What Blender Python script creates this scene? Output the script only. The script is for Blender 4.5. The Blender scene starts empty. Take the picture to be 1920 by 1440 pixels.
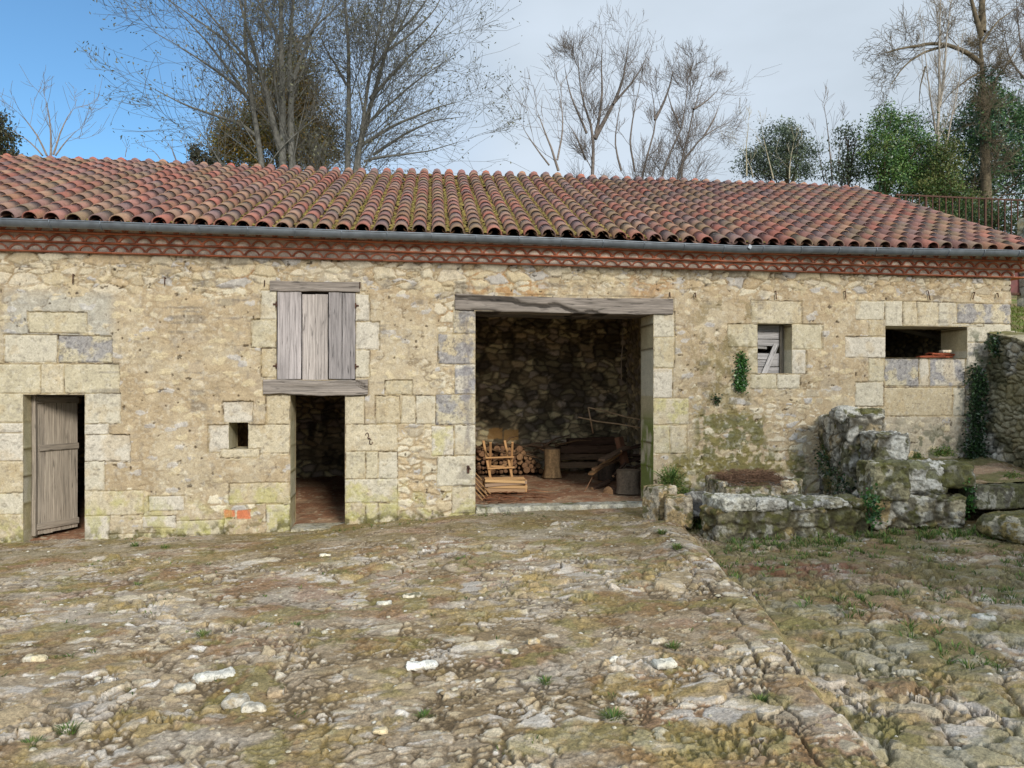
import bpy, math, random
import numpy as np
from mathutils import Vector, Matrix
random.seed(7)
RNG = np.random.default_rng(11)
C = bpy.context.scene.collection
# ------------------------------------------------------------------ camera measures
F = 1423.0; HZ = 742.0; PSI = math.radians(8.8); D = 11.0
SP, CP = math.sin(PSI), math.cos(PSI)
def ray(px, py):
    u = (px-960)/F
    return SP+u*CP, CP-u*SP, (HZ-py)/F
def at(px, py, Y=D):
    r = ray(px, py); k = Y/r[1]
    return Vector((r[0]*k, Y, r[2]*k))
def lin(c, k=0.8):
    out = []
    for v in c[:3]:
        v = v/255.0
        v = v/12.92 if v <= .04045 else ((v+.055)/1.055)**2.4
        out.append(v*k)
    return np.array(out)
# ------------------------------------------------------------------ noise
def h2(ix, iy, s=0):
    ix = ix.astype(np.int64); iy = iy.astype(np.int64)
    h = (ix*374761393 + iy*668265263 + s*1442695041) & 0xFFFFFFFF
    h = ((h ^ (h >> 13))*1274126177) & 0xFFFFFFFF
    h = ((h ^ (h >> 15))*1103515245) & 0xFFFFFFFF
    h = h ^ (h >> 16)
    return (h & 0xFFFFFF)/16777216.0
def h3(ix, iy, iz, s=0):
    return h2(ix + 7919*iz, iy - 5851*iz, s)
def vn(x, y, s=0):
    ix = np.floor(x); iy = np.floor(y); fx = x-ix; fy = y-iy
    fx = fx*fx*(3-2*fx); fy = fy*fy*(3-2*fy)
    a = h2(ix, iy, s); b = h2(ix+1, iy, s); c = h2(ix, iy+1, s); d = h2(ix+1, iy+1, s)
    return (a+(b-a)*fx)*(1-fy)+(c+(d-c)*fx)*fy
def fbm(x, y, o=4, s=0):
    r = 0; a = .5; t = 0
    for i in range(o):
        r = r+a*vn(x, y, s+i*17); t += a; a *= .5; x = x*2.03+3.1; y = y*2.03+1.7
    return r/t
def vn3(x, y, z, s=0):
    iz = np.floor(z); fz = z-iz; fz = fz*fz*(3-2*fz)
    def pl(k):
        ix = np.floor(x); iy = np.floor(y); fx = x-ix; fy = y-iy
        fx = fx*fx*(3-2*fx); fy = fy*fy*(3-2*fy)
        a = h3(ix, iy, k, s); b = h3(ix+1, iy, k, s); c = h3(ix, iy+1, k, s); d = h3(ix+1, iy+1, k, s)
        return (a+(b-a)*fx)*(1-fy)+(c+(d-c)*fx)*fy
    return pl(iz)*(1-fz)+pl(iz+1)*fz
def fbm3(x, y, z, o=4, s=0):
    r = 0; a = .5; t = 0
    for i in range(o):
        r = r+a*vn3(x, y, z, s+i*17); t += a; a *= .5; x = x*2.03+3.1; y = y*2.03+1.7; z = z*2.03+.9
    return r/t
def sst(a, b, x):
    t = np.clip((x-a)/(b-a), 0, 1); return t*t*(3-2*t)
def vor2(x, y, s=0, jit=.85):
    ix = np.floor(x); iy = np.floor(y)
    d1 = np.full(x.shape, 9.); d2 = np.full(x.shape, 9.)
    c1x = np.zeros(x.shape); c1y = c1x.copy(); c2x = c1x.copy(); c2y = c1x.copy(); rid = c1x.copy(); rid2 = c1x.copy()
    for dx in (-1, 0, 1):
        for dy in (-1, 0, 1):
            jx = ix+dx; jy = iy+dy
            px = jx+.5+(h2(jx, jy, s+1)-.5)*jit; py = jy+.5+(h2(jx, jy, s+2)-.5)*jit
            d = (px-x)**2+(py-y)**2
            n = d < d1; m = (~n) & (d < d2)
            d2 = np.where(n, d1, np.where(m, d, d2))
            c2x = np.where(n, c1x, np.where(m, px, c2x)); c2y = np.where(n, c1y, np.where(m, py, c2y))
            d1 = np.where(n, d, d1); c1x = np.where(n, px, c1x); c1y = np.where(n, py, c1y)
            rid = np.where(n, h2(jx, jy, s+3), rid); rid2 = np.where(n, h2(jx, jy, s+4), rid2)
    e = (d2-d1)/(2*np.sqrt((c1x-c2x)**2+(c1y-c2y)**2)+1e-6)
    vor2.lx = x-c1x; vor2.ly = y-c1y
    return e, rid, rid2
def vor3(x, y, z, s=0, jit=.85):
    ix = np.floor(x); iy = np.floor(y); iz = np.floor(z)
    d1 = np.full(x.shape, 9.); d2 = np.full(x.shape, 9.); rid = np.zeros(x.shape); rid2 = rid.copy()
    for dx in (-1, 0, 1):
        for dy in (-1, 0, 1):
            for dz in (-1, 0, 1):
                a = ix+dx; b = iy+dy; c = iz+dz
                d = (a+.5+(h3(a, b, c, s+1)-.5)*jit-x)**2+(b+.5+(h3(a, b, c, s+2)-.5)*jit-y)**2+(c+.5+(h3(a, b, c, s+5)-.5)*jit-z)**2
                n = d < d1; m = (~n) & (d < d2)
                d2 = np.where(n, d1, np.where(m, d, d2)); d1 = np.where(n, d, d1)
                rid = np.where(n, h3(a, b, c, s+3), rid); rid2 = np.where(n, h3(a, b, c, s+4), rid2)
    return np.sqrt(d2)-np.sqrt(d1), rid, rid2
def mixc(c, c2, m):
    return c*(1-m[..., None])+np.asarray(c2)*m[..., None]
def pal(r, cols):
    cols = np.array(cols); n = len(cols)
    return cols[np.minimum((r*n).astype(int), n-1)]
# ------------------------------------------------------------------ objects
def tag(o, label=None, cat=None, group=None, kind=None):
    if label: o['label'] = label
    if cat: o['category'] = cat
    if group: o['group'] = group
    if kind: o['kind'] = kind
    return o
def empty(name, loc, label, cat, group=None):
    o = bpy.data.objects.new(name, None); C.objects.link(o); o.location = loc; o.empty_display_size = .1
    return tag(o, label, cat, group)
def adopt(o, parent):
    if parent is not None:   # meshes are written in world coordinates; a parent mesh stands at the origin, an Empty at its location
        o.parent = parent
        base = Vector((0, 0, 0)) if (parent.type == 'MESH' and parent.parent) else Vector(parent.location)
        o.matrix_parent_inverse = Matrix.Translation(-base)
def np_mesh(name, co, quads, mat, parent=None, col=None, gc=None, smooth=True):
    """co (n,3); quads (m,4) or (m,3) arrays, or a list of such arrays"""
    me = bpy.data.meshes.new(name)
    if not isinstance(quads, list): quads = [quads]
    co = np.ascontiguousarray(co, dtype=np.float32)
    me.vertices.add(len(co)); me.vertices.foreach_set('co', co.ravel())
    loops = np.concatenate([q.ravel() for q in quads]).astype(np.int32)
    sizes = np.concatenate([np.full(len(q), q.shape[1], dtype=np.int32) for q in quads])
    starts = np.concatenate([[0], np.cumsum(sizes)[:-1]]).astype(np.int32)
    me.loops.add(len(loops)); me.loops.foreach_set('vertex_index', loops)
    me.polygons.add(len(sizes)); me.polygons.foreach_set('loop_start', starts)
    me.polygons.foreach_set('use_smooth', np.full(len(sizes), smooth, dtype=bool))
    me.update(calc_edges=True); me.validate()
    if col is not None:
        c = np.ones((len(co), 4), dtype=np.float32); c[:, :3] = col
        a = me.color_attributes.new('Col', 'FLOAT_COLOR', 'POINT'); a.data.foreach_set('color', c.ravel())
    if gc is not None:
        a = me.attributes.new('gc', 'FLOAT_VECTOR', 'POINT'); a.data.foreach_set('vector', np.ascontiguousarray(gc, dtype=np.float32).ravel())
    me.materials.append(mat)
    o = bpy.data.objects.new(name, me); C.objects.link(o)
    adopt(o, parent)
    return o
def gridq(ny, nx, keep=None, flip=False, base=0):
    i = np.arange(ny*nx).reshape(ny, nx)+base
    q = np.stack([i[:-1, :-1], i[:-1, 1:], i[1:, 1:], i[1:, :-1]], -1)
    if flip: q = q[..., ::-1]
    q = q[keep] if keep is not None else q.reshape(-1, 4)
    return q
class MB:
    """collects shapes for ONE mesh object, with colour and grain coordinates per vertex"""
    def __init__(s): s.V = []; s.Q = []; s.T = []; s.C = []; s.G = []; s.n = 0
    def add(s, v, q=None, t=None, col=(.5, .5, .5), g=None):
        v = np.asarray(v, float).reshape(-1, 3)
        if q is not None and len(q): s.Q.append(np.asarray(q)+s.n)
        if t is not None and len(t): s.T.append(np.asarray(t)+s.n)
        s.V.append(v); c = np.asarray(col, float)
        s.C.append(np.broadcast_to(c, v.shape).copy()); s.G.append(v.copy() if g is None else np.asarray(g)); s.n += len(v)
    def build(s, name, mat, parent=None, smooth=False):
        qs = []
        if s.Q: qs.append(np.concatenate(s.Q))
        if s.T: qs.append(np.concatenate(s.T))
        return np_mesh(name, np.concatenate(s.V), qs, mat, parent, np.concatenate(s.C), np.concatenate(s.G), smooth)
    def box(s, c, size, R=None, col=(.5, .5, .5), axis=0, bev=.004, wob=0.0, n=1):
        """bevelled box; axis = long (grain) axis, n segments along it, wob = edge wander"""
        sx, sy, sz = [d/2 for d in size]; h = [sx, sy, sz]
        b = min(bev, min(h)*.45)
        a = axis; p, q = (a+1) % 3, (a+2) % 3
        prof = [(h[p]-b, -h[q]), (h[p], -h[q]+b), (h[p], h[q]-b), (h[p]-b, h[q]), (-h[p]+b, h[q]), (-h[p], h[q]-b), (-h[p], -h[q]+b), (-h[p]+b, -h[q])]
        pts = []; off = random.random()*50
        ts = [-h[a]+2*h[a]*i/n for i in range(n+1)]
        wp = wq = 0
        for i, t in enumerate(ts):
            if wob: wp += random.gauss(0, wob); wq += random.gauss(0, wob*.5)
            for (u, v) in prof:
                P = [0, 0, 0]; P[a] = t; P[p] = u+wp+(random.gauss(0, wob*.3) if wob else 0); P[q] = v+wq; pts.append(P)
        pts = np.array(pts); g = np.stack([pts[:, a], pts[:, p], pts[:, q]], -1)+off
        qd = []
        for i in range(n):
            for k in range(8):
                k2 = (k+1) % 8; qd.append((i*8+k, i*8+k2, (i+1)*8+k2, (i+1)*8+k))
        e = n*8
        for base, fl in ((0, True), (e, False)):
            L = [(0, 1, 2, 3), (0, 3, 4, 7), (4, 5, 6, 7)]
            for f in L:
                f = [base+x for x in f]; qd.append(f[::-1] if fl else f)
        if R is not None: pts = pts @ np.array(R.to_3x3()).T
        s.add(pts+np.array(c), q=qd, col=col, g=g)
    def tube(s, P, r, k=6, col=(.5, .5, .5), cap=True):
        P = np.asarray(P, float); n = len(P); r = np.broadcast_to(np.asarray(r, float), (n,))
        T = np.gradient(P, axis=0); T /= np.linalg.norm(T, axis=1, keepdims=True)+1e-9
        up = np.array([0, 0, 1.]) if abs(T[0, 2]) < .9 else np.array([1., 0, 0])
        A = np.cross(T, up); A /= np.linalg.norm(A, axis=1, keepdims=True)+1e-9; B = np.cross(T, A)
        th = np.arange(k)*2*math.pi/k
        V = P[:, None, :]+r[:, None, None]*(np.cos(th)[None, :, None]*A[:, None, :]+np.sin(th)[None, :, None]*B[:, None, :])
        L = np.concatenate([[0], np.cumsum(np.linalg.norm(np.diff(P, axis=0), axis=1))])
        off = random.random()*40
        g = np.stack([np.repeat(L, k)+off, np.tile(np.cos(th), n)*np.repeat(r, k)+off, np.tile(np.sin(th), n)*np.repeat(r, k)], -1)
        i = np.arange(n*k).reshape(n, k); j = np.roll(i, -1, axis=1)
        q = np.stack([i[:-1], j[:-1], j[1:], i[1:]], -1).reshape(-1, 4)
        V = V.reshape(-1, 3); t = None
        if cap:
            V = np.concatenate([V, P[:1], P[-1:]]); g = np.concatenate([g, g[:1], g[-1:]])
            c0 = n*k; c1 = c0+1
            t = [(c0, j[0, a], i[0, a]) for a in range(k)]+[(c1, i[-1, a], j[-1, a]) for a in range(k)]
        s.add(V, q=q, t=t, col=col, g=g)
# ------------------------------------------------------------------ materials
def newmat(name):
    m = bpy.data.materials.new(name); m.use_nodes = True
    nt = m.node_tree; nt.nodes.clear()
    return m, nt, nt.nodes, nt.links
def N(nt, t, **k):
    n = nt.nodes.new(t)
    for a, v in k.items():
        if a in n.inputs: n.inputs[a].default_value = v
        else: setattr(n, a, v)
    return n
def stone_mat(name, rough=.92, fine=55, bump=.35, var=(.78, 1.14), speck=.88, bd=.006):
    m, nt, ns, L = newmat(name)
    out = N(nt, 'ShaderNodeOutputMaterial'); p = N(nt, 'ShaderNodeBsdfPrincipled'); p.inputs['Roughness'].default_value = rough
    p.inputs['Specular IOR Level'].default_value = .25
    at_ = N(nt, 'ShaderNodeVertexColor', layer_name='Col'); tc = N(nt, 'ShaderNodeTexCoord')
    n1 = N(nt, 'ShaderNodeTexNoise'); n1.inputs['Scale'].default_value = fine; n1.inputs['Detail'].default_value = 6; n1.inputs['Roughness'].default_value = .65
    n2 = N(nt, 'ShaderNodeTexNoise'); n2.inputs['Scale'].default_value = fine*.22; n2.inputs['Detail'].default_value = 5
    L.new(tc.outputs['Object'], n1.inputs['Vector']); L.new(tc.outputs['Object'], n2.inputs['Vector'])
    mr = N(nt, 'ShaderNodeMapRange'); mr.inputs[1].default_value = .3; mr.inputs[2].default_value = .7; mr.inputs[3].default_value = var[0]; mr.inputs[4].default_value = var[1]
    L.new(n1.outputs['Fac'], mr.inputs[0])
    mr2 = N(nt, 'ShaderNodeMapRange'); mr2.inputs[1].default_value = .3; mr2.inputs[2].default_value = .7; mr2.inputs[3].default_value = .9; mr2.inputs[4].default_value = 1.08
    L.new(n2.outputs['Fac'], mr2.inputs[0])
    mu = N(nt, 'ShaderNodeMath', operation='MULTIPLY'); L.new(mr.outputs[0], mu.inputs[0]); L.new(mr2.outputs[0], mu.inputs[1])
    vm = N(nt, 'ShaderNodeVectorMath', operation='SCALE'); L.new(at_.outputs['Color'], vm.inputs[0]); L.new(mu.outputs[0], vm.inputs['Scale'])
    pn = N(nt, 'ShaderNodeTexNoise'); pn.inputs['Scale'].default_value = fine*2.3; pn.inputs['Detail'].default_value = 3; L.new(tc.outputs['Object'], pn.inputs['Vector'])
    pr = N(nt, 'ShaderNodeMapRange'); pr.inputs[1].default_value = .34; pr.inputs[2].default_value = .44; pr.inputs[3].default_value = speck; pr.inputs[4].default_value = 1; L.new(pn.outputs['Fac'], pr.inputs[0])
    vs = N(nt, 'ShaderNodeVectorMath', operation='SCALE'); L.new(vm.outputs[0], vs.inputs[0]); L.new(pr.outputs[0], vs.inputs['Scale'])
    L.new(vs.outputs[0], p.inputs['Base Color'])
    b = N(nt, 'ShaderNodeBump'); b.inputs['Strength'].default_value = bump; b.inputs['Distance'].default_value = bd
    L.new(n1.outputs['Fac'], b.inputs['Height']); L.new(b.outputs[0], p.inputs['Normal'])
    L.new(p.outputs[0], out.inputs[0]); return m
def wood_mat(name, rough=.85, gy=60, gx=2.0, lo=.42, hi=1.36, crack=.3):
    m, nt, ns, L = newmat(name)
    out = N(nt, 'ShaderNodeOutputMaterial'); p = N(nt, 'ShaderNodeBsdfPrincipled'); p.inputs['Roughness'].default_value = rough
    p.inputs['Specular IOR Level'].default_value = .2
    at_ = N(nt, 'ShaderNodeVertexColor', layer_name='Col'); gcn = N(nt, 'ShaderNodeAttribute', attribute_name='gc')
    mp = N(nt, 'ShaderNodeMapping'); mp.inputs['Scale'].default_value = (gx, gy, gy); L.new(gcn.outputs['Vector'], mp.inputs['Vector'])
    n1 = N(nt, 'ShaderNodeTexNoise'); n1.inputs['Scale'].default_value = 1; n1.inputs['Detail'].default_value = 7; n1.inputs['Roughness'].default_value = .7; n1.inputs['Distortion'].default_value = .3
    L.new(mp.outputs[0], n1.inputs['Vector'])
    mp2 = N(nt, 'ShaderNodeMapping'); mp2.inputs['Scale'].default_value = (gx*1.6, gy*.5, gy*.5); L.new(gcn.outputs['Vector'], mp2.inputs['Vector'])
    n2 = N(nt, 'ShaderNodeTexNoise'); n2.inputs['Scale'].default_value = 1; n2.inputs['Detail'].default_value = 4; L.new(mp2.outputs[0], n2.inputs['Vector'])
    mr = N(nt, 'ShaderNodeMapRange'); mr.inputs[1].default_value = .3; mr.inputs[2].default_value = .68; mr.inputs[3].default_value = lo; mr.inputs[4].default_value = hi
    L.new(n1.outputs['Fac'], mr.inputs[0])
    cr = N(nt, 'ShaderNodeMapRange'); cr.inputs[1].default_value = .30; cr.inputs[2].default_value = .38; cr.inputs[3].default_value = crack; cr.inputs[4].default_value = 1
    L.new(n2.outputs['Fac'], cr.inputs[0])
    mu = N(nt, 'ShaderNodeMath', operation='MULTIPLY'); L.new(mr.outputs[0], mu.inputs[0]); L.new(cr.outputs[0], mu.inputs[1])
    vm = N(nt, 'ShaderNodeVectorMath', operation='SCALE'); L.new(at_.outputs['Color'], vm.inputs[0]); L.new(mu.outputs[0], vm.inputs['Scale'])
    L.new(vm.outputs[0], p.inputs['Base Color'])
    b = N(nt, 'ShaderNodeBump'); b.inputs['Strength'].default_value = .6; b.inputs['Distance'].default_value = .006
    L.new(mu.outputs[0], b.inputs['Height']); L.new(b.outputs[0], p.inputs['Normal'])
    L.new(p.outputs[0], out.inputs[0]); return m
def leaf_mat(name, rough=.5, spec=.35):
    m, nt, ns, L = newmat(name)
    out = N(nt, 'ShaderNodeOutputMaterial'); p = N(nt, 'ShaderNodeBsdfPrincipled'); p.inputs['Roughness'].default_value = rough
    p.inputs['Specular IOR Level'].default_value = spec
    at_ = N(nt, 'ShaderNodeVertexColor', layer_name='Col'); L.new(at_.outputs['Color'], p.inputs['Base Color'])
    tr = N(nt, 'ShaderNodeBsdfTranslucent'); L.new(at_.outputs['Color'], tr.inputs['Color'])
    mx = N(nt, 'ShaderNodeMixShader'); mx.inputs[0].default_value = .25
    L.new(p.outputs[0], mx.inputs[1]); L.new(tr.outputs[0], mx.inputs[2]); L.new(mx.outputs[0], out.inputs[0]); return m
def metal_mat(name, col, rough=.5, metallic=.6, n=12, c2=None):
    m, nt, ns, L = newmat(name)
    out = N(nt, 'ShaderNodeOutputMaterial'); p = N(nt, 'ShaderNodeBsdfPrincipled'); p.inputs['Roughness'].default_value = rough; p.inputs['Metallic'].default_value = metallic
    tc = N(nt, 'ShaderNodeTexCoord'); n1 = N(nt, 'ShaderNodeTexNoise'); n1.inputs['Scale'].default_value = n; n1.inputs['Detail'].default_value = 6
    L.new(tc.outputs['Object'], n1.inputs['Vector'])
    r = N(nt, 'ShaderNodeValToRGB'); r.color_ramp.elements[0].position = .35; r.color_ramp.elements[1].position = .65
    c2 = c2 if c2 is not None else [x*.7 for x in col]
    r.color_ramp.elements[0].color = (*c2, 1); r.color_ramp.elements[1].color = (*col, 1)
    L.new(n1.outputs['Fac'], r.inputs[0]); L.new(r.outputs[0], p.inputs['Base Color'])
    b = N(nt, 'ShaderNodeBump'); b.inputs['Strength'].default_value = .2; b.inputs['Distance'].default_value = .003
    L.new(n1.outputs['Fac'], b.inputs['Height']); L.new(b.outputs[0], p.inputs['Normal'])
    L.new(p.outputs[0], out.inputs[0]); return m
M_WALL = stone_mat('limestone_masonry', fine=48, bump=.7, var=(.78, 1.16), speck=.72)
M_GROUND = stone_mat('courtyard_stone_and_soil', fine=62, bump=.9, var=(.60, 1.30), speck=.62, bd=.010)
M_ROCK = stone_mat('mossy_rock', fine=42, bump=.9, var=(.66, 1.26), speck=.6, bd=.01)
M_TILE = stone_mat('terracotta', rough=.8, fine=38, bump=.3, var=(.72, 1.18), bd=.004)
M_WOOD = wood_mat('weathered_wood')
M_FRESH = wood_mat('sawn_wood', lo=.75, hi=1.12, crack=.75)
M_BARK = stone_mat('bark', rough=.95, fine=30, bump=.9, var=(.55, 1.3), bd=.012)
M_TWIG = stone_mat('twig_bark', rough=.9, fine=6, bump=0, var=(.75, 1.2))
M_LEAF = leaf_mat('leaves')
M_LEAFD = leaf_mat('glossy_leaves', .38, .5)
M_GRASS = leaf_mat('grass_blades', .6, .2)
M_MOSS = stone_mat('moss', rough=1, fine=120, bump=1, var=(.6, 1.35), bd=.01)
M_ZINC = metal_mat('zinc_gutter', (.17, .19, .21), .42, .55, 9)
M_RUST = metal_mat('rusty_iron', (.11, .05, .028), .85, .3, 25, (.045, .022, .015))
M_REDP = metal_mat('faded_red_paint', (.16, .045, .04), .7, .0, 6, (.10, .035, .03))
# ------------------------------------------------------------------ the ground's height
WX = [-12, -5.3, -3, -1, 1, 3.5, 5, 9, 14]; WZ = [-2.02, -1.985, -1.935, -1.868, -1.735, -1.665, -1.70, -1.62, -1.5]
EY = [0, 3.09, 3.71, 4.41, 5.87, 7.03, 9.26, 12]; EX = [1.6, 2.14, 2.29, 2.5, 2.95, 3.12, 3.6, 3.9]
def gz(X, Y):
    X = np.asarray(X, float); Y = np.asarray(Y, float)
    w = np.interp(X, WX, WZ); k = np.clip((Y-3)/8, 0, 1.1)
    z = -1.65*(1-k)+w*k
    e = X-np.interp(Y, EY, EX)+(fbm(X*1.3, Y*1.3, 3, 5)-.5)*.25
    z = z-.10*sst(-.02, .10, e)*sst(11.2, 9, Y)
    z = z+.06*np.exp(-((e+.25)/.25)**2)*sst(9.9, 8.8, Y)*sst(6.2, 7.8, Y)  # raised mossy lip at the top of the ramp
    return z+(fbm(X*.55, Y*.55, 3, 9)-.5)*.09
def gpt(px, py):
    r = ray(px, py); t = 9.0
    for _ in range(30):
        z = float(gz(r[0]*t, r[1]*t)); t = t*.3+.7*(z/r[2])
    return Vector((r[0]*t, r[1]*t, float(gz(r[0]*t, r[1]*t))))
# ------------------------------------------------------------------ colours
STONES = [lin(c) for c in ((218, 206, 174), (210, 193, 154), (198, 176, 136), (194, 187, 172), (212, 198, 164), (202, 184, 146), (218, 204, 172), (188, 173, 142))]
PLASTER = lin((186, 165, 128)); GPLAST = lin((186, 180, 160)); ORANGE = lin((196, 140, 74)); JOINT = lin((150, 128, 88))
MOSS = lin((96, 96, 34)); MOSSY = lin((176, 170, 72)); LICH = lin((150, 146, 140)); DARK = lin((60, 58, 44)); GREEN = lin((70, 92, 36))
# ================================================================== FRONT WALL
def Xw(px): return at(px, HZ).x
def Zw(px, py): return at(px, py).z
XR = Xw(1893); XL = -7.6; ZT = 1.93; ZB = -2.3; TH = .6
def rect(a, b, c, d): return (Xw(a), Xw(c), Zw((a+c)/2, d), Zw((a+c)/2, b))
DOORL = (-4.88, -4.12, -2.3, .015); DOORM = (Xw(545), Xw(647), -2.3, .02); BARN = (Xw(891), Xw(1224), -2.3, Zw(1050, 586))
LOFT = (Xw(519), Xw(667), Zw(590, 712), Zw(590, 545)); HOLE = rect(430, 792, 466, 842)
WIN = rect(1419, 607, 1483, 700); BAY = rect(1658, 612, 1811, 671)
OPEN = [DOORL, DOORM, BARN, LOFT, HOLE, WIN, BAY]
BLK = [(-60,738,45,793),(-60,793,45,812),(-60,812,45,865),(-60,865,45,925),(-60,925,45,965),(-60,965,45,1030),
 (-40,683,77,738),(78,683,121,738),(122,683,226,738),(10,628,108,680),(112,630,212,680,2),(55,586,165,625),
 (160,738,228,795),(160,795,205,815),(160,815,246,865),(160,865,197,920),(160,920,270,966,3),(160,967,206,1014),
 (420,753,475,792),(392,796,430,848),(466,796,543,850),(415,842,487,858),(430,905,543,944,3),(500,946,543,1004,3),
 (500,741,544,796),(648,741,683,796),(648,796,745,846),(648,847,685,898),(686,847,709,898),(710,847,745,898),(648,898,745,942,3),
 (648,943,685,990,3),(686,943,709,990,3),(710,943,745,988,3),(704,742,750,794),(752,742,779,794),(780,742,820,795),(722,713,773,740),
 (490,545,518,599),(472,600,518,652),(490,654,518,708),(667,552,693,602),(667,604,711,656),(667,657,693,708),
 (849,577,891,626,2),(821,627,891,683,2),(853,684,891,739,2),(817,740,891,796,2),(852,797,891,853),(810,799,850,854,3),(819,855,891,911),(847,912,891,962),
 (1224,585,1263,632),(1224,633,1263,690),(1224,691,1260,746),(1224,747,1290,796,3),(1224,797,1255,850,3),(1256,797,1287,850),
 (1407,565,1501,607),(1363,608,1419,651),(1400,653,1419,701),(1483,608,1539,655),(1483,656,1509,701),(1405,702,1455,729),(1456,702,1499,729),
 (1601,565,1657,600),(1658,565,1690,611),(1691,566,1717,611),(1718,567,1757,612),(1758,568,1792,612),(1793,570,1893,607,2),
 (1626,601,1658,631),(1582,632,1658,671),(1626,672,1656,716),(1602,717,1655,762),(1640,762,1656,800),
 (1811,608,1893,642),(1811,643,1893,690,2),(1811,691,1893,740,2),(1811,741,1893,800,2),(1811,801,1893,870,2),(1785,608,1842,612),
 (330,975,420,1003,3),(280,930,345,958),(268,967,330,990,3),(205,1000,300,1014,3)]
INFILL = [(1659,672,1723,724,2),(1725,672,1742,724),(1744,672,1810,724,2),(1657,727,1786,780),(1788,727,1810,780)]
def brk(a, b, h):
    n = max(1, int(math.ceil((b-a)/h))); return list(np.linspace(a, b, n+1)[:-1])
def lines(lo, hi, cuts, h):
    c = sorted(set([round(x, 4) for x in [lo, hi]+list(cuts) if lo <= x <= hi])); out = []
    for a, b in zip(c[:-1], c[1:]): out += brk(a, b, h)
    return np.array(out+[hi])
def photo_px(X, Z, Y=D):     # where a wall point lies in the measured drawing, used for the layout of zones on the wall
    t = X*SP+Y*CP; u = (X*CP-Y*SP)/t
    return 960+u*F, HZ-Z/t*F
def box_m(px, py, x0, y0, x1, y1, s=14):
    return sst(x0-s, x0+s, px)*sst(x1+s, x1-s, px)*sst(y0-s, y0+s, py)*sst(y1+s, y1-s, py)
def masonry(X, Z, seed=0, cw=.19, ch=.105):
    wx = (fbm(X*6, Z*6, 3, seed+1)-.5)*.11; wz = (fbm(X*6, Z*6, 3, seed+2)-.5)*.07
    e, r, r2 = vor2((X+wx)/cw, (Z+wz)/ch, seed+3, .8); e = e*ch
    return e, r, r2
xs = lines(XL, XR, [o[0] for o in OPEN]+[o[1] for o in OPEN], .0105)
zs = lines(ZB, ZT, [o[2] for o in OPEN]+[o[3] for o in OPEN], .0105)
X, Z = np.meshgrid(xs, zs)
px, py = photo_px(X, Z)
# stones of mixed sizes: a big stone is sometimes broken up into the smaller ones that share its place
e2, r2_, q2 = masonry(X, Z, 40, .33, .15); t2 = vor2.lx*(r2_-.5)+vor2.ly*(q2-.5)
e1, r1, q1 = masonry(X, Z, 0, .20, .10); t1 = vor2.lx*(r1-.5)+vor2.ly*(q1-.5)
e3, r3, q3 = masonry(X, Z, 80, .12, .07); t3 = vor2.lx*(r3-.5)+vor2.ly*(q3-.5)
big = fbm(X*.9, Z*.9, 3, 60)
selb = (h2(np.floor(r2_*9999), np.floor(q2*9999), 7) > .52+.5*(big < .45)); sels = ~selb & (h2(np.floor(r1*9999), np.floor(q1*9999), 8) < .38)
eb = np.where(selb, e2, np.minimum(np.where(sels, np.minimum(e3, 9), e1), 9)); e = np.where(selb, e2, np.where(sels, np.minimum(e3, e1), np.minimum(e1, 9)))
r = np.where(selb, r2_, np.where(sels, r3, r1)); q = np.where(selb, q2, np.where(sels, q3, q1)); tl = np.where(selb, t2, np.where(sels, t3, t1))
nz = fbm(X*9, Z*9, 5, 21); nf = fbm(X*38, Z*38, 3, 22); nl = fbm(X*1.7, Z*1.7, 4, 23); nm = fbm(X*4.5, Z*4.5, 4, 24); ng = fbm(X*75, Z*75, 3, 25)
pexp = sst(0, .022, e+(nf-.5)*.012)
hs = pexp*(.018+.020*q+tl*.045)+(nz-.5)*.014*pexp+(nf-.5)*.006*pexp
# plaster level: how far the render comes out between (and over) the stones
lev = np.full(X.shape, .0225)
top = sst(560, 530, py+(nm-.5)*70)
lev = lev+.012-.029*top+(nz-.5)*.030*top
lev += .030*box_m(px, py, 200, 560, 520, 900, 30)+.016*box_m(px, py, 10, 545, 215, 640, 14)+.022*box_m(px, py, 690, 560, 800, 740, 20)
lev += .010*box_m(px, py, 560, 490, 700, 540, 14)+.026*box_m(px, py, 1265, 560, 1400, 720, 25)+.026*box_m(px, py, 1500, 560, 1620, 720, 20)
lev += .014*box_m(px, py, 700, 740, 745, 800, 10)
lev -= .024*box_m(px, py, 748, 800, 850, 990, 8)+.02*box_m(px, py, 815, 540, 855, 740, 10)+.012*box_m(px, py, 165, 530, 262, 600, 14)
lev -= .012*box_m(px, py, 1270, 700, 1530, 940, 30)+.006*box_m(px, py, 200, 900, 520, 1020, 20)
lev += .010*box_m(px, py, 1657, 780, 1811, 900, 6)
lev += (nl-.5)*.016+(nm-.5)*.012
hp = lev+(nz-.5)*.006
smz = box_m(px, py, 215, 560, 500, 900, 25); hp = hp+smz*.010; H = np.maximum(hs, hp); isst = sst(-.0015, .0025, hs-hp)
cs = pal(r, STONES)*(.88+.24*q[..., None]); cs = cs*(.86+.28*nz[..., None])*(.88+.24*ng[..., None])
gray = box_m(px, py, 10, 545, 215, 660, 20)+box_m(px, py, 600, 500, 680, 530, 10)*.6+.7*box_m(px, py, 560, 745, 1, 1)+.6*box_m(px, py, 1657, 780, 1811, 900, 6)
cp = mixc(np.broadcast_to(PLASTER, X.shape+(3,)), GPLAST, np.clip(gray, 0, 1))
cp = mixc(cp, cs, np.full(X.shape, .14)*pexp); cp = mixc(cp, lin((208, 196, 164)), sst(.5, .7, nl)*.4); cp = mixc(cp, JOINT, sst(.012, -.002, lev)*.8)
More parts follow.
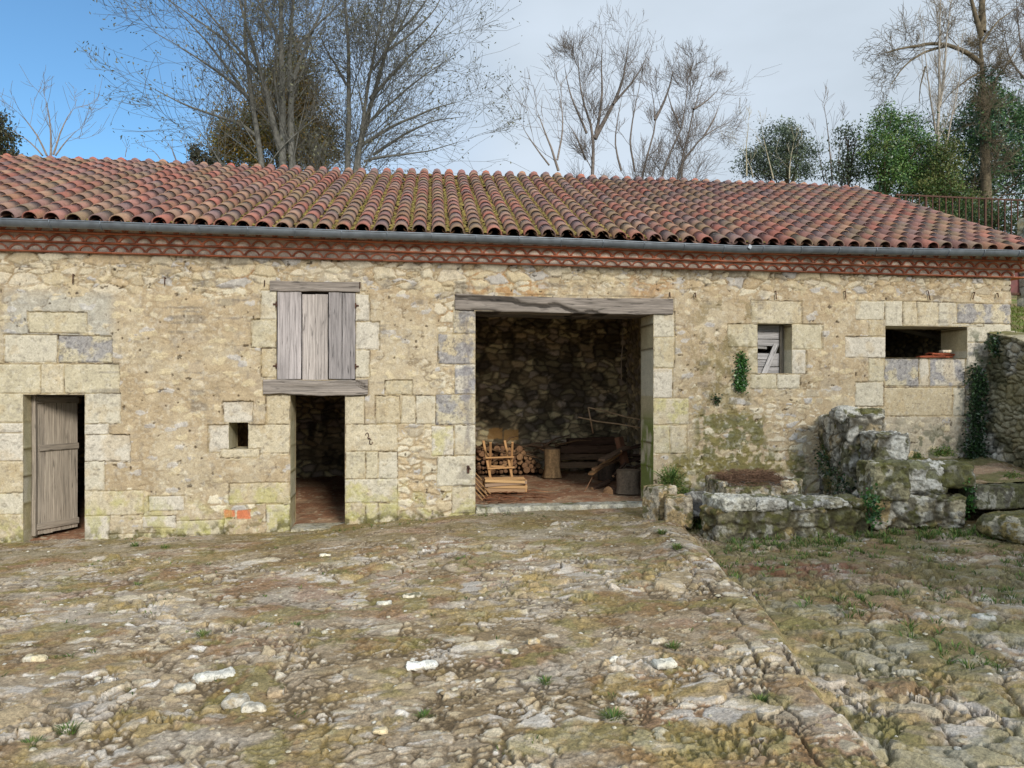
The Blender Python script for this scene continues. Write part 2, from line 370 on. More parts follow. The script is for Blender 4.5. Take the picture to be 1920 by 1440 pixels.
orr = box_m(px, py, 830, 500, 870, 600, 14)+box_m(px, py, 880, 505, 1020, 560, 12)*.6+box_m(px, py, 1180, 500, 1260, 560, 14)*.5+box_m(px, py, 440, 500, 480, 530, 8)*.6
cp = mixc(cp, ORANGE, np.clip(orr*sst(.42, .58, nm), 0, 1)*.9)
cp = cp*(.88+.24*nf[..., None])
col = mixc(cp, cs, isst)
deep = sst(.006, -.003, H); col = mixc(col, lin((92, 74, 50)), deep*.8)
# flush faces of small stones and hairline cracks showing in the render
ev, rv, qv = vor2((X+(fbm(X*5, Z*5, 3, 611)-.5)*.16)/.21, (Z+(fbm(X*5, Z*5, 3, 612)-.5)*.10)/.125, 613, .8)
rad = np.sqrt(vor2.lx**2+(vor2.ly*1.15)**2)+(fbm(X*17, Z*17, 5, 614)-.5)*.62
pm = sst(.32, .27, rad-.22*(qv-.4))*(rv > .50)*(1-isst)
pc = mixc(pal(qv, [lin((226, 212, 176)), lin((216, 198, 158)), lin((204, 200, 190)), lin((222, 204, 160))]), lin((176, 174, 172)), sst(.5, .62, fbm(X*26, Z*26, 4, 615))*(rv > .93))
col = mixc(col, pc*(.85+.3*nf[..., None]), pm*.6); H = H+pm*(.004+.010*(nf-.4))
hc = sst(.010, .003, np.abs(fbm(X*3.2, Z*4.5, 6, 616)-.5)*.35)*sst(.50, .56, fbm(X*3.5, Z*3.5, 3, 617))*(1-isst)*(1-.6*smz); col = mixc(col, lin((112, 92, 62)), hc*.55); H = H-hc*.006
hl = sst(.012, .0, np.abs(e-.004))*(1-isst)*sst(.45, .6, nm); col = mixc(col, lin((136, 114, 78)), hl*.25); H = H-hl*.004
hole = sst(.79, .82, fbm(X*13, Z*13, 3, 618)); col = mixc(col, lin((70, 56, 38)), hole*.8); H = H-hole*.018
lev0 = H.copy()
# ashlar blocks
def blocks(BL, H, col, dep=.0):
    for i, b in enumerate(BL):
        x0, x1, z0, z1 = rect(*b[:4]); kind = b[4] if len(b) > 4 else 0
        i0 = np.searchsorted(xs, x0-.03); i1 = np.searchsorted(xs, x1+.03); j0 = np.searchsorted(zs, z0-.03); j1 = np.searchsorted(zs, z1+.03)
        if i1 <= i0 or j1 <= j0: continue
        S = np.s_[j0:j1, i0:i1]; Xs, Zs = X[S], Z[S]
        sk = random.uniform(-.02, .02)
        ed = np.minimum(np.minimum(Xs-x0+(Zs-z0)*sk, x1-Xs), np.minimum(Zs-z0, z1-Zs))+(fbm(Xs*14, Zs*14, 4, i)-.5)*.022
        k0 = sst(-.001, .003, ed)
        rc = random.random(); rd = random.Random(i*7+3).random()
        hb = (.030+.006*rd)*sst(-.002, .012, ed)+(nz[S]-.5)*.008+(nf[S]-.5)*.003-dep
        pit = sst(.66, .74, fbm(Xs*30, Zs*30, 3, i+200)); hb = hb-pit*.006
        base = [lin((208, 198, 170)), lin((202, 190, 156)), lin((210, 200, 176)), lin((198, 182, 146)), lin((206, 192, 158))][int(rd*5) % 5]
        c = np.broadcast_to(base, Xs.shape+(3,))*(.9+.2*nz[S][..., None])*(.92+.16*nf[S][..., None])
        c = mixc(c, lin((188, 160, 108)), sst(.54, .7, fbm(Xs*5+i, Zs*5, 4, 300+i))*.28)
        if kind == 2:
            m = sst(.42, .56, fbm(Xs*6+i, Zs*6, 5, 400+i)); c = mixc(c, lin((150, 148, 148)), m*.75)
            m = sst(.6, .68, fbm(Xs*45, Zs*45, 3, 410+i)); c = mixc(c, lin((96, 92, 90)), m*.5)
        if kind == 3:
            m = sst(.35, .6, fbm(Xs*5+i, Zs*5, 5, 430+i)); c = mixc(c, lin((196, 186, 126)), m*sst(.42, .58, fbm(Xs*9, Zs*9, 5, 433+i))*.75)
        c = c*(1-.25*pit[..., None])
        inside = sst(-.010, -.004, ed)
        jc = mixc(np.broadcast_to(lin((178, 160, 118)), Xs.shape+(3,)), lin((86, 70, 48)), sst(.5, .62, fbm(Xs*6+i, Zs*6, 3, 12)))
        jh = .014+(nf[S]-.5)*.006-.012*sst(.5, .62, fbm(Xs*6+i, Zs*6, 3, 12))-dep
        Hb = H[S]*(1-inside)+inside*(jh*(1-k0)+np.maximum(hb, jh)*k0); cb = mixc(mixc(col[S], jc, inside), 0, np.zeros(Xs.shape))
        H[S] = Hb; col[S] = cb*(1-k0[..., None])+c*k0[..., None]
blocks(BLK, H, col)
inf = (px > 1657) & (px < 1811) & (py > 670)
H = np.where(inf, H-.03, H)
blocks(INFILL, H, col, .03)
# orange bricks let into the wall
for b in ((421, 955, 442, 970), (445, 955, 470, 972)):
    x0, x1, z0, z1 = rect(*b); ed = np.minimum(np.minimum(X-x0, x1-X), np.minimum(Z-z0, z1-Z))+(nz-.5)*.03
    m = sst(-.002, .004, ed); col = mixc(col, lin((214, 122, 78)), m*.9); H = H*(1-m)+.024*m
# growth and stains with shapes of their own
base_z = np.interp(X, WX, WZ); hgt = Z-base_z
m = sst(.5, .62, fbm(X*7, Z*7, 5, 501))*sst(.75, .05, hgt+(nm-.5)*.5); col = mixc(col, lin((176, 172, 92)), m*.55)
m = sst(.44, .58, fbm(X*9, Z*9, 5, 502))*sst(.22, .0, hgt+(nm-.5)*.18); col = mixc(col, lin((90, 84, 40)), m*.85)
reg = box_m(px, py, 1255, 850, 1510, 930, 25)+box_m(px, py, 1310, 780, 1430, 880, 22)*1.3+box_m(px, py, 1300, 640, 1400, 800, 30)*.30
m = sst(.46, .56, fbm(X*8, Z*8, 6, 503)+.20*np.clip(reg, 0, 1.2)-.07-.10*isst*(q-.3))*np.clip(reg*1.3, 0, 1); col = mixc(col, mixc(np.broadcast_to(lin((122, 112, 46)), X.shape+(3,)), lin((98, 98, 44)), sst(.4, .6, nm)), m*.8); H = H+m*.008*nf
m = sst(.52, .62, fbm(X*8, Z*8, 5, 504))*(box_m(px, py, 1300, 560, 1420, 800, 30)); col = mixc(col, lin((122, 108, 66)), m*.55)
m = sst(.5, .62, fbm(X*10, Z*10, 5, 505))*(box_m(px, py, 1660, 800, 1900, 900, 30)+box_m(px, py, 1815, 620, 1900, 900, 14)); col = mixc(col, lin((78, 86, 60)), np.clip(m, 0, 1)*.7)
m = sst(.54, .64, fbm(X*2.2, Z*16, 5, 506))*sst(.58, .7, fbm(X*3, Z*.7, 4, 507)); col = mixc(col, lin((120, 112, 100)), m*.5)
m = sst(.60, .70, fbm(X*22, Z*22, 5, 508)); col = mixc(col, lin((232, 224, 200)), m*.25)
m = sst(.64, .72, fbm(X*15, Z*15, 6, 509)); col = mixc(col, lin((128, 120, 108)), m*.28)
# vertical runs of dark wash on the barn jamb and under the loft sill
for a, b, c_, d_ in ((868, 600, 884, 840), (840, 690, 852, 700)):
    m = box_m(px, py, a, b, c_, d_, 8)*sst(.38, .6, fbm(X*20, Z*4, 4, 510)); col = mixc(col, lin((120, 112, 108)), m*.55)
for b in ((853, 556, 1261, 590), (495, 711, 690, 741), (506, 526, 676, 548)):   # stone is cut back where timbers sit
    x0, x1, z0, z1 = rect(*b); ins = (X > x0-.01) & (X < x1+.01) & (Z > z0-.03) & (Z < z1+.02); H = np.where(ins, np.minimum(H, .018), H)
keep = np.ones((len(zs)-1, len(xs)-1), bool)
xc = (xs[:-1]+xs[1:])/2; zc = (zs[:-1]+zs[1:])/2
for o in OPEN:
    keep &= ~(((xc > o[0]) & (xc < o[1]))[None, :] & ((zc > o[2]) & (zc < o[3]))[:, None])
    dd = np.maximum(np.maximum(o[0]-X, X-o[1]), np.maximum(o[2]-Z, Z-o[3])); k = sst(.016, .004, np.abs(dd)); H = H*(1-k)+.027*k
# worn arrises: the edge itself wanders
barn = empty('stone_barn', (1.0, D, -1.7), 'long limestone barn with red clay tile roof, two doorways and a wide open bay', 'barn')
col = col*np.array((.90, .905, .97)); Pw = np.stack([X, D-H, Z], -1).reshape(-1, 3)
wall = np_mesh('front_wall', Pw, gridq(len(zs), len(xs), keep), M_WALL, barn, col.reshape(-1, 3))
# reveals of the openings, end wall, inner leaf
def panel(mb, p0, du, dv, nu, nv, disp, colf, nrm, off=0):
    u = np.linspace(0, 1, nu); v = np.linspace(0, 1, nv); U, V = np.meshgrid(u, v)
    P = np.array(p0)+U[..., None]*np.array(du)+V[..., None]*np.array(dv)
    c, h = colf(P); P = P+np.array(nrm)*(h*disp)[..., None]
    mb.add(P.reshape(-1, 3), q=gridq(nv, nu), col=c.reshape(-1, 3))
def ashlar_c(P):
    x, y, z = P[..., 0], P[..., 1], P[..., 2]
    row = np.floor(z/.36); joint = np.minimum(z/.36-row, 1-(z/.36-row))*.36
    n = fbm3(x*9, y*9, z*9, 4, 3); rr = h2(row, row*0+3, 8)
    c = pal(rr, [lin((208, 198, 168)), lin((198, 184, 148)), lin((210, 202, 178))])*(.85+.3*n[..., None])
    c = mixc(c, lin((110, 95, 66)), sst(.012, .004, joint)); h = n*.014-.012*sst(.014, .004, joint)
    g = sst(.36, .5, fbm3(x*6, y*6, z*3, 4, 77))*sst(-.15, -.5, z)
    c = mixc(c, np.where((x > 3)[..., None], lin((120, 134, 52)), lin((150, 140, 70))), g*np.where(x > 3, .9, .3))
    return c, h
Y0 = D-.027
for o in OPEN:
    mb = MB()
    if o is LOFT: dpt = .35
    else: dpt = TH
    nz_ = max(4, int((o[3]-o[2])/.03)); nx_ = max(4, int((o[1]-o[0])/.03)); ny_ = 18
    panel(mb, (o[0], Y0, o[2]), (0, dpt, 0), (0, 0, o[3]-o[2]), ny_, nz_, 1, ashlar_c, (-1, 0, 0))
    panel(mb, (o[1], Y0, o[2]), (0, dpt, 0), (0, 0, o[3]-o[2]), ny_, nz_, 1, ashlar_c, (1, 0, 0))
    panel(mb, (o[0], Y0, o[3]), (o[1]-o[0], 0, 0), (0, dpt, 0), nx_, ny_, 1, ashlar_c, (0, 0, 1))
    panel(mb, (o[0], Y0, o[2]), (o[1]-o[0], 0, 0), (0, dpt, 0), nx_, ny_, 1, ashlar_c, (0, 0, -1))
    mb.build('jamb', M_WALL, barn, True)
def rub_c(cw=.24, ch=.14, seed=0, tint=(170, 150, 112), dk=.5):
    def f(P):
        a = P[..., 0]+P[..., 1]*1.0; z = P[..., 2]
        e, r, q = masonry(a+(fbm(a*3, z*3, 3, seed+1)-.5)*.25, z+(fbm(a*3, z*3, 3, seed+2)-.5)*.12, seed+5, cw*(1), ch*.82); k = sst(0, .028, e); n = fbm(a*8, z*8, 4, seed)
        c = pal(r, [lin(tint), lin([t*.86 for t in tint]), lin([min(255, t*1.14) for t in tint]), lin([t*.95 for t in (tint[0], tint[1]*1.02, tint[2]*1.15)])])*(.75+.5*q[..., None])
        c = mixc(lin([t*.62 for t in tint])+c*0, c, k); c = mixc(c, lin((60, 54, 44)), sst(.50, .57, fbm(a*3.1, z*3.1, 7, seed+9)+.05*np.clip(z, -1.2, 1))*dk)
        c = c*(.8+.4*n[..., None])
        return c, k*(.025+.03*q)+n*.02
    return f
mb = MB()
panel(mb, (XR-.03, D-.02, ZB), (0, 10.3, 0), (0, 0, ZT-ZB+.1), 420, 150, 1, rub_c(.2, .11, 3, (206, 190, 150), .1), (1, 0, 0))
mb.build('gable_wall', M_WALL, barn, True)
YB = 16.2; FL = -1.62
mb = MB(); back = rub_c(.26, .15, 11, (232, 208, 164), .68)
def backc(P):
    c, h = back(P); x, z = P[..., 0], P[..., 2]
    for (a, b) in ((928, 813), (958, 815)):
        p = at(a, b, YB); m = sst(.012, 0, np.maximum(np.abs(x-p.x)-.15, np.abs(z-p.z)-.11)+(fbm(x*12, z*12, 3, 4)-.5)*.05)
        c = mixc(c, lin((196, 150, 92)), m*.9); h = h*(1-m)+.05*m
    return c, h
panel(mb, (-7.6, YB, ZB), (17.4, 0, 0), (0, 0, 6.75), 700, 300, 1, backc, (0, -1, 0))
for xw in (-2.75, .62, 5.25):   # cross walls between the rooms, both faces
    for s_ in (-1, 1):
        n_ = 150; U, V_ = np.meshgrid(np.linspace(0, 1, n_), np.linspace(0, 1, n_)); yy_ = D+TH+U*(YB-D-TH); zz_ = ZB+V_*(2.05+.42*(yy_-10.45)-ZB)
        PP = np.stack([yy_*0+xw+s_*.15, yy_, zz_], -1); c_, h_ = rub_c(.22, .14, 31, (225, 206, 166), .35)(PP); PP[..., 0] += s_*h_; mb.add(PP.reshape(-1, 3), q=gridq(n_, n_), col=c_.reshape(-1, 3))
panel(mb, (XL, D, ZB), (0, 10.3, 0), (0, 0, ZT-ZB+.1), 30, 30, 1, rub_c(.2, .11, 3, (206, 190, 150), .1), (-1, 0, 0))
mb.build('inner_wall', M_WALL, barn, True)
mb = MB()   # inner face of the front wall so that no light comes round the openings
zz = [(-7.6, ZB, XR, ZT+.3)]
cuts = sorted([XL, XR]+[v for o in OPEN for v in o[:2]])
for a, b in zip(cuts[:-1], cuts[1:]):
    mid = (a+b)/2; hs_ = sorted([(o[2], o[3]) for o in OPEN if o[0] < mid < o[1]]); z0 = ZB
    for lo, hi in hs_+[(ZT+.35, 9)]:
        if lo > z0+.001 and b-a > .001:
            mb.add([(a, D+TH-.03, z0), (b, D+TH-.03, z0), (b, D+TH-.03, lo), (a, D+TH-.03, lo)], q=[(0, 1, 2, 3)], col=lin((140, 124, 92)))
        z0 = hi
mb.build('inner_leaf', M_WALL, barn); mb = MB()
mb.add([(XL, 21.3, ZB), (XR, 21.3, ZB), (XR, 21.3, ZT+.3), (XL, 21.3, ZT+.3)], q=[(0, 1, 2, 3)], col=lin((190, 172, 130)))
mb.build('rear_wall', M_WALL, barn)
# interior floors
def floor_c(P):
    x, y = P[..., 0], P[..., 1]; n = fbm(x*3, y*3, 5, 71); f = fbm(x*22, y*22, 4, 72); e, r, q = vor2(x/.05, y/.05, 73)
    c = mixc(np.broadcast_to(lin((184, 150, 118)), x.shape+(3,)), lin((164, 120, 90)), sst(.4, .6, n)); c = c*(.7+.6*f[..., None])
    chip = sst(.93, .95, r)*sst(.05, .2, e); c = mixc(c, lin((205, 190, 160)), chip*.8)
    return c, n*.05+f*.02+chip*.008
mb = MB()
for (xa, xb, za) in ((XL, -2.75, -2.0), (-2.75, .62, -1.93), (.62, 5.25, FL-.05), (5.25, XR-.05, -1.3)):
    panel(mb, (xa, D+.02, za), (xb-xa, 0, 0), (0, YB-D+.1, 0 if za != -1.93 else .22), int((xb-xa)*45), 300, 1, floor_c, (0, 0, 1))
fl = mb.build('floor', M_GROUND, None, True); tag(fl, kind='structure')
# thresholds
def rock_box(mb, c, size, R=None, res=.03, rnd=.04, amp=.02, colf=None, seed=0, nscale=6, stones=None, top_noise=0):
    hx, hy, hz = [d/2 for d in size]; Hh = np.array([hx, hy, hz]); rnd = min(rnd, min(Hh)*.9)
    for ax in range(3):
        p, q = (ax+1) % 3, (ax+2) % 3
        npn = max(2, int(2*Hh[p]/res)+1); nq = max(2, int(2*Hh[q]/res)+1)
        U, V = np.meshgrid(np.linspace(-Hh[p], Hh[p], npn), np.linspace(-Hh[q], Hh[q], nq))
        for s_ in (-1, 1):
            P = np.zeros(U.shape+(3,)); P[..., ax] = s_*Hh[ax]; P[..., p] = U; P[..., q] = V
            inner = np.clip(P, -(Hh-rnd), Hh-rnd); d = P-inner; n = d/(np.linalg.norm(d, axis=-1, keepdims=True)+1e-9)
            P2 = inner+n*rnd
            W = P2 @ np.array(R.to_3x3()).T if R is not None else P2
            W = W+np.array(c); x, y, z = W[..., 0], W[..., 1], W[..., 2]
            h = (fbm3(x*nscale+seed, y*nscale, z*nscale, 5, seed)-.5)*2.2*amp-np.abs(fbm3(x*nscale*2.1+seed, y*nscale*2.1, z*nscale*3, 4, seed+50)-.5)*2.6*amp+(fbm3(x*28, y*28, z*28, 4, seed)-.5)*min(.03, amp*1.1)
            k = None; rr = None
            if stones:
                wob = (fbm3(x*7, y*7, z*7, 3, seed+4)-.5)*.08
                e, rr, q2 = vor3((x+wob)/stones[0], (y+wob)/stones[0], (z+wob)/stones[1], seed+8)
                k = sst(0, .16, e); h = h+(k-1)*stones[2]+(q2-.5)*stones[2]*.7
            Nw = n @ np.array(R.to_3x3()).T if R is not None else n
            cc = colf(W, k, rr, Nw)
            W = W+Nw*h[..., None]
            if top_noise: W[..., 2] += top_noise*(fbm(x*2.5+seed, y*2.5, 4, seed+31)-.5)*2*sst(.2, 1, (P[..., 2]/hz+1)/2 if ax != 2 else np.full(x.shape, .5+s_*.5))
            mb.add(W.reshape(-1, 3), q=gridq(nq, npn, flip=(s_ < 0)), col=cc.reshape(-1, 3))
def rock_col(base=(178, 168, 140), moss=.5, mz=None, white=.3, dark=.3, seed=0, gcol=(104, 102, 50)):
    b = [lin(base), lin([t*.82 for t in base]), lin([min(255, t*1.12) for t in base]), lin([base[0], base[1]*.93, base[2]*.8])]
    def f(W, k, r, n):
        x, y, z = W[..., 0], W[..., 1], W[..., 2]
        c = np.broadcast_to(b[0], x.shape+(3,)).copy() if r is None else pal(r, b)
        a = fbm3(x*5+seed, y*5, z*5, 5, 91); d = fbm3(x*14, y*14, z*14, 4, 92); g = fbm3(x*3.1, y*3.1+seed, z*3.1, 5, 93)
        c = c*(.72+.8*d[..., None])*(.75+.6*fbm3(x*45, y*45, z*45, 3, 99)[..., None])
        hf = (fbm3(x*34, y*34, z*34, 4, 98)-.5)
        c = mixc(c, lin((216, 212, 200)), sst(.50, .535, fbm3(x*9+seed, y*9, z*9, 6, 91)+hf*.14)*min(1, white*1.5))
        c = mixc(c, lin((70, 66, 56)), sst(.52, .56, fbm3(x*9, y*9, z*5, 6, 94+seed)+hf*.16)*dark)
        c = mixc(c, lin((58, 54, 44)), sst(.62, .66, hf+.5)*.5)
        up = .10*np.clip(n[..., 2], 0, 1)
        mz_ = sst(.60-.20*moss, .70-.18*moss, g*.6+.4*fbm3(x*11, y*11, z*11, 4, 97)+up*.6); c = mixc(c, mixc(lin(gcol)+c*0, lin([t*.72 for t in gcol]), sst(.4, .6, d)), sst(.35, .65, mz_+hf*.9)*.8)
        if k is not None: c = mixc(lin((70, 62, 44))+c*0, c, .25+.75*k)
        return c
    return f
mb = MB(); p = gpt(595, 995)
rock_box(mb, ((DOORM[0]+DOORM[1])/2, D+.12, -1.93), (DOORM[1]-DOORM[0]-.01, .5, .16), None, .03, .03, .008, rock_col((170, 160, 135), -.4), 4); mb.build('threshold', M_ROCK, barn, True); mb = MB()
rock_box(mb, ((BARN[0]+BARN[1])/2, D+.14, -1.70), (BARN[1]-BARN[0]-.02, .34, .16), None, .03, .03, .012, rock_col((176, 170, 150), -.4), 5)
mb.build('threshold', M_ROCK, barn, True)
# ------------------------------------------------------------------ timber of the facade
GREYW = lin((150, 142, 136)); BEAM = lin((146, 136, 126)); 
def beam(name, x0, x1, z0, z1, y0, y1, col, sag=0, seed=0, parent=barn):
    mb = MB(); n = 120; nv = 14
    per = []
    for (a, b) in ((0, 0), (1, 0), (1, 1), (0, 1)): per.append((a, b))
    ring = []
    for k in range(4):
        a, b = per[k], per[(k+1) % 4]
        for j in range(nv): ring.append((a[0]+(b[0]-a[0])*j/nv, a[1]+(b[1]-a[1])*j/nv))
    ring = np.array(ring); t = np.linspace(0, 1, n); T, K = np.meshgrid(t, np.arange(len(ring)), indexing='ij')
    yy = ring[K.astype(int), 0]; zz = ring[K.astype(int), 1]; x = x0+(x1-x0)*T
    zlo = z0+sag*np.sin(T*math.pi)*-1+(fbm(x*2+seed, x*0, 4, seed)-.5)*.05; zhi = z1-abs(sag)*np.sin(T*math.pi)*.5+(fbm(x*2+seed, x*0+5, 4, seed)-.5)*.04
    y = y0+(y1-y0)*yy; z = zlo+(zhi-zlo)*zz
    g = fbm(x*1.6+seed, z*32+y*22, 5, seed+3); y = y-(g-.5)*.03*(yy < .5); z = z+(g-.5)*.012
    ck = sst(.66, .72, fbm(x*.9+seed, z*14+(fbm(x*1.4, x*0, 3, 4)-.5)*5, 4, seed+6)); y = y+ck*.03*(yy < .5)
    c = np.broadcast_to(col, x.shape+(3,))*(.7+.6*g[..., None]); c = mixc(c, lin((40, 34, 28)), ck*.8)
    V = np.stack([x, y, z], -1); m = len(ring)
    i = np.arange(n*m).reshape(n, m); j = np.roll(i, -1, 1); q = np.stack([i[:-1], j[:-1], j[1:], i[1:]], -1).reshape(-1, 4)
    mb.add(V.reshape(-1, 3), q=q, col=c.reshape(-1, 3), g=np.stack([x, y, z], -1).reshape(-1, 3))
    for e in (0, n-1):
        cv = V[e].mean(0); mb.add(np.concatenate([V[e], cv[None]]), t=[(k, (k+1) % m, m) if e else ((k+1) % m, k, m) for k in range(m)], col=col*.8)
    return mb.build(name, M_WOOD, parent, True)
beam('barn_lintel', Xw(853), Xw(1260), Zw(1050, 586)-.0, Zw(1050, 557), D-.055, D+.3, BEAM, .012, 3)
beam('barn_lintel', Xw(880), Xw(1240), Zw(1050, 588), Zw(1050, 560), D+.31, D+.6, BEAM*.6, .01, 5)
beam('loft_sill', Xw(495), Xw(690), Zw(590, 740), Zw(590, 712), D-.075, D+.25, BEAM, .008, 7)
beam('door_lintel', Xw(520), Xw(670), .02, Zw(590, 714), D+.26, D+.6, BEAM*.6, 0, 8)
beam('loft_lintel', Xw(507), Xw(675), Zw(590, 547), Zw(590, 528), D-.05, D+.2, BEAM*1.05, .003, 9)
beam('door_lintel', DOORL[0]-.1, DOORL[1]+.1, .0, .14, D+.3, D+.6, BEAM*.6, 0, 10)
def planks(mb, x0, x1, z0, z1, y, th, n, col, R=None, pivot=None, gap=.004, vary=.1, axis=2, wob=.0012):
    w = (x1-x0)/n
    for i in range(n):
        wd = w-gap; c = np.array(col)*(1+random.uniform(-vary, vary))
        a = x0+i*w+w/2; dz0 = random.uniform(-.01, .01); dz1 = random.uniform(-.012, .006)
        cc = Vector((a, y+random.uniform(-.003, .003), (z0+z1+dz0+dz1)/2)); sz = (wd, th, z1-z0+dz1-dz0)
        if R is not None: cc = pivot+R @ (cc-pivot)
        mb.box(cc, sz, R, c, axis=2, bev=.003, wob=wob, n=10)
# loft shutters: three leaves
sx = [Xw(519), Xw(566), Xw(616), Xw(667)]; zt = Zw(590, 547); zb = Zw(590, 712)
for i, (n, cc, dy) in enumerate(((2, lin((176, 167, 163)), 0), (2, lin((178, 168, 160)), .012), (2, lin((152, 145, 142)), -.006))):
    mb = MB(); planks(mb, sx[i]+.006, sx[i+1]-.006, zb+.004-i % 2*.012, zt-.002-(.03 if i == 1 else 0), D-.012+dy, .028, n, cc, gap=.003)
    sh = mb.build('shutter', M_WOOD, barn)
    if i != 1:
        for zz_ in (zt-.19, zb+.19):
            m2 = MB(); xe = sx[0]-.02 if i == 0 else sx[3]+.02
            m2.box((xe, D-.04, zz_), (.05, .02, .022), None, lin((120, 66, 40)), bev=.003)
            m2.tube([(xe+(.02 if i == 0 else -.02), D-.045, zz_-.035), (xe+(.02 if i == 0 else -.02), D-.045, zz_+.035)], .011, 8, lin((120, 66, 40)))
            m2.build('hinge', M_RUST, sh)
# left door, ajar, hinged on its left jamb
hp_ = Vector((-4.86, 11.26, 0)); ang = math.radians(62); R = Matrix.Rotation(ang, 3, 'Z')
mb = MB(); DG = lin((178, 165, 148)); L_ = .66
for k in range(5):
    w = L_/5; c = np.array(DG)*(1+random.uniform(-.12, .12)); z0 = -1.90+random.uniform(-.012, .01)
    cc = hp_+R @ Vector((w*(k+.5), 0, 0)); cc.z = (z0-.0)/2+(.0)/2
    mb.box((cc.x, cc.y, (z0-.004)/2), (w-.004, .026, -z0-.004), R, c, axis=2, bev=.003, wob=.001, n=12)
dr = mb.build('door', M_WOOD, barn)
mb = MB()
for zc_ in (-.72, -1.80, -.06):
    mb = MB(); cc = hp_+R @ Vector((L_/2+(.02 if zc_ == -.72 else 0), -.026, zc_)); mb.box(cc, (L_*(.93 if zc_ == -.72 else 1), .028, .085), R, DG*(.9 if zc_ < -1 else .75), axis=0, bev=.004, wob=.0012, n=8); mb.build('door_rail', M_WOOD, dr)
mb = MB()
mb.box((-4.855, 11.23, -.95), (.05, .06, 1.92), None, DG*.8, axis=2, wob=.001, n=10); mb.build('door_frame', M_WOOD, barn)
# boarded window
mb = MB(); zt = WIN[3]; zb = WIN[2]; yb = D+.26
hts = [0, .17, .31, .46, .60, .72, 1.0]; H_ = zt-zb
for i in range(7):
    a = zt-H_*i/7; b = zt-H_*(i+1)/7
    if i == 3: mb.box(((WIN[0]+WIN[1])/2-.12, yb, a-.02), (.26, .022, .04), Matrix.Rotation(.05, 3, 'Y'), lin((150, 146, 142)), 0, .003, .001, 4); continue
    mb.box(((WIN[0]+WIN[1])/2-.01, yb+random.uniform(-.004, .004), (a+b)/2), (WIN[1]-WIN[0]-.03, .022, a-b-.008), Matrix.Rotation(random.uniform(-.02, .02), 3, 'Y'), lin((176, 172, 170))*random.uniform(.8, 1.05), 0, .003, .001, 6)
wb = mb.build('window_board', M_WOOD, barn)
mb = MB(); mb.box((5.86, yb-.035, zb+.22), (.085, .022, .52), Matrix.Rotation(math.radians(24), 3, 'Y'), lin((190, 186, 184)), 2, .003, .001, 6)
mb.build('diagonal_board', M_WOOD, barn)
mb = MB(); mb.box((WIN[1]-.035, yb-.02, (zt+zb)/2), (.06, .05, H_-.01), None, lin((120, 112, 100)), 2, .004, .001, 6); mb.build('window_frame', M_WOOD, barn)
# bay: dark interior timber and the pile of broken tiles on the sill
mb = MB(); mb.tube([at(1668, 612, 12.2), at(1795, 640, 12.0)], [.05, .055], 8, lin((120, 112, 96))); mb.build('brace', M_WOOD, barn)
tp = empty('tile_pile', at(1765, 668, 11.2), 'small pile of broken red roof tiles on the sill of the wide low opening', 'tile pile')
for i in range(9):
    mb = MB(); b = at(1735+i*7 if i < 6 else 1752+(i-6)*12, 668, 11.2+(i % 3)*.07); lay = .0 if i < 6 else .045
    th = np.linspace(0, math.pi, 9); r_ = .07; Ln = .24; V = []
    for t in (0, 1):
        for a in th: V.append((t*Ln-Ln/2, math.cos(a)*r_, math.sin(a)*r_*.35))
        for a in th: V.append((t*Ln-Ln/2, math.cos(a)*(r_-.014), math.sin(a)*r_*.35-.013))
    V = np.array(V); Q = []
    for k in range(8): Q += [(k, k+1, 18+k+1, 18+k), (9+k+1, 9+k, 27+k, 27+k+1), (k+1, k, 9+k, 9+k+1), (18+k, 18+k+1, 27+k+1, 27+k)]
    Rm = np.array(Matrix.Rotation(random.uniform(-.5, .5), 3, 'Z') @ Matrix.Rotation(random.uniform(-.08, .08), 3, 'Y'))
    mb.add(V @ Rm.T+np.array((b.x, b.y, BAY[2]+.022+lay+random.uniform(0, .01))), q=Q, col=lin((158, 84, 56))*random.uniform(.7, 1.2)); mb.build('broken_tile', M_TILE, tp)
mb = MB(); b = at(1772, 655, 11.25); rock_box(mb, (b.x, b.y, BAY[2]+.12), (.17, .12, .05), None, .015, .02, .008, rock_col((222, 200, 168), 0), 3); tag(mb.build('broken_stone', M_ROCK, None, True), 'pale broken stone lying on top of the red tile pile in the low opening', 'stone')
# iron pins, S hook, latch
def pin(px_, py_, ln=.09, tilt=0):
    p = at(px_, py_, D-.06); mb = MB(); mb.tube([(p.x, D-.01, p.z+.02), (p.x, p.y, p.z+.03), (p.x+tilt, p.y-.012, p.z-ln)], .008, 6, lin((60, 44, 36))); mb.build('iron_pin', M_RUST, barn, True)
for a in ((137, 518, .10), (309, 524, .07), (496, 530, .05), (675, 533, .06), (1256, 552, .05), (1304, 553, .04), (1455, 549, .10), (1585, 549, .09), (1740, 548, .13, .03), (1828, 551, .09, -.05), (1871, 553, .04)): pin(*a)
mb = MB(); p = at(691, 822, D-.05); th = np.linspace(-math.pi/2, math.pi*.9, 14)
up = [(p.x-.02+.026*math.cos(a)*.8, p.y, p.z+.045+.035*math.sin(a)) for a in np.linspace(math.pi*1.0, -.5*math.pi+.2, 12)]
dn = [(p.x+.035-.026*math.cos(a)*.8, p.y, p.z-.05-.035*math.sin(a)) for a in np.linspace(math.pi*1.0, -.5*math.pi+.2, 12)][::-1]
mb.tube(up+[(p.x+.008, p.y, p.z)]+dn, .006, 6, lin((60, 46, 40))); mb.tube([(p.x+.008, p.y+.06, p.z), (p.x+.008, p.y-.02, p.z)], .011, 8, lin((60, 46, 40))); mb.build('shutter_hook', M_RUST, barn, True)
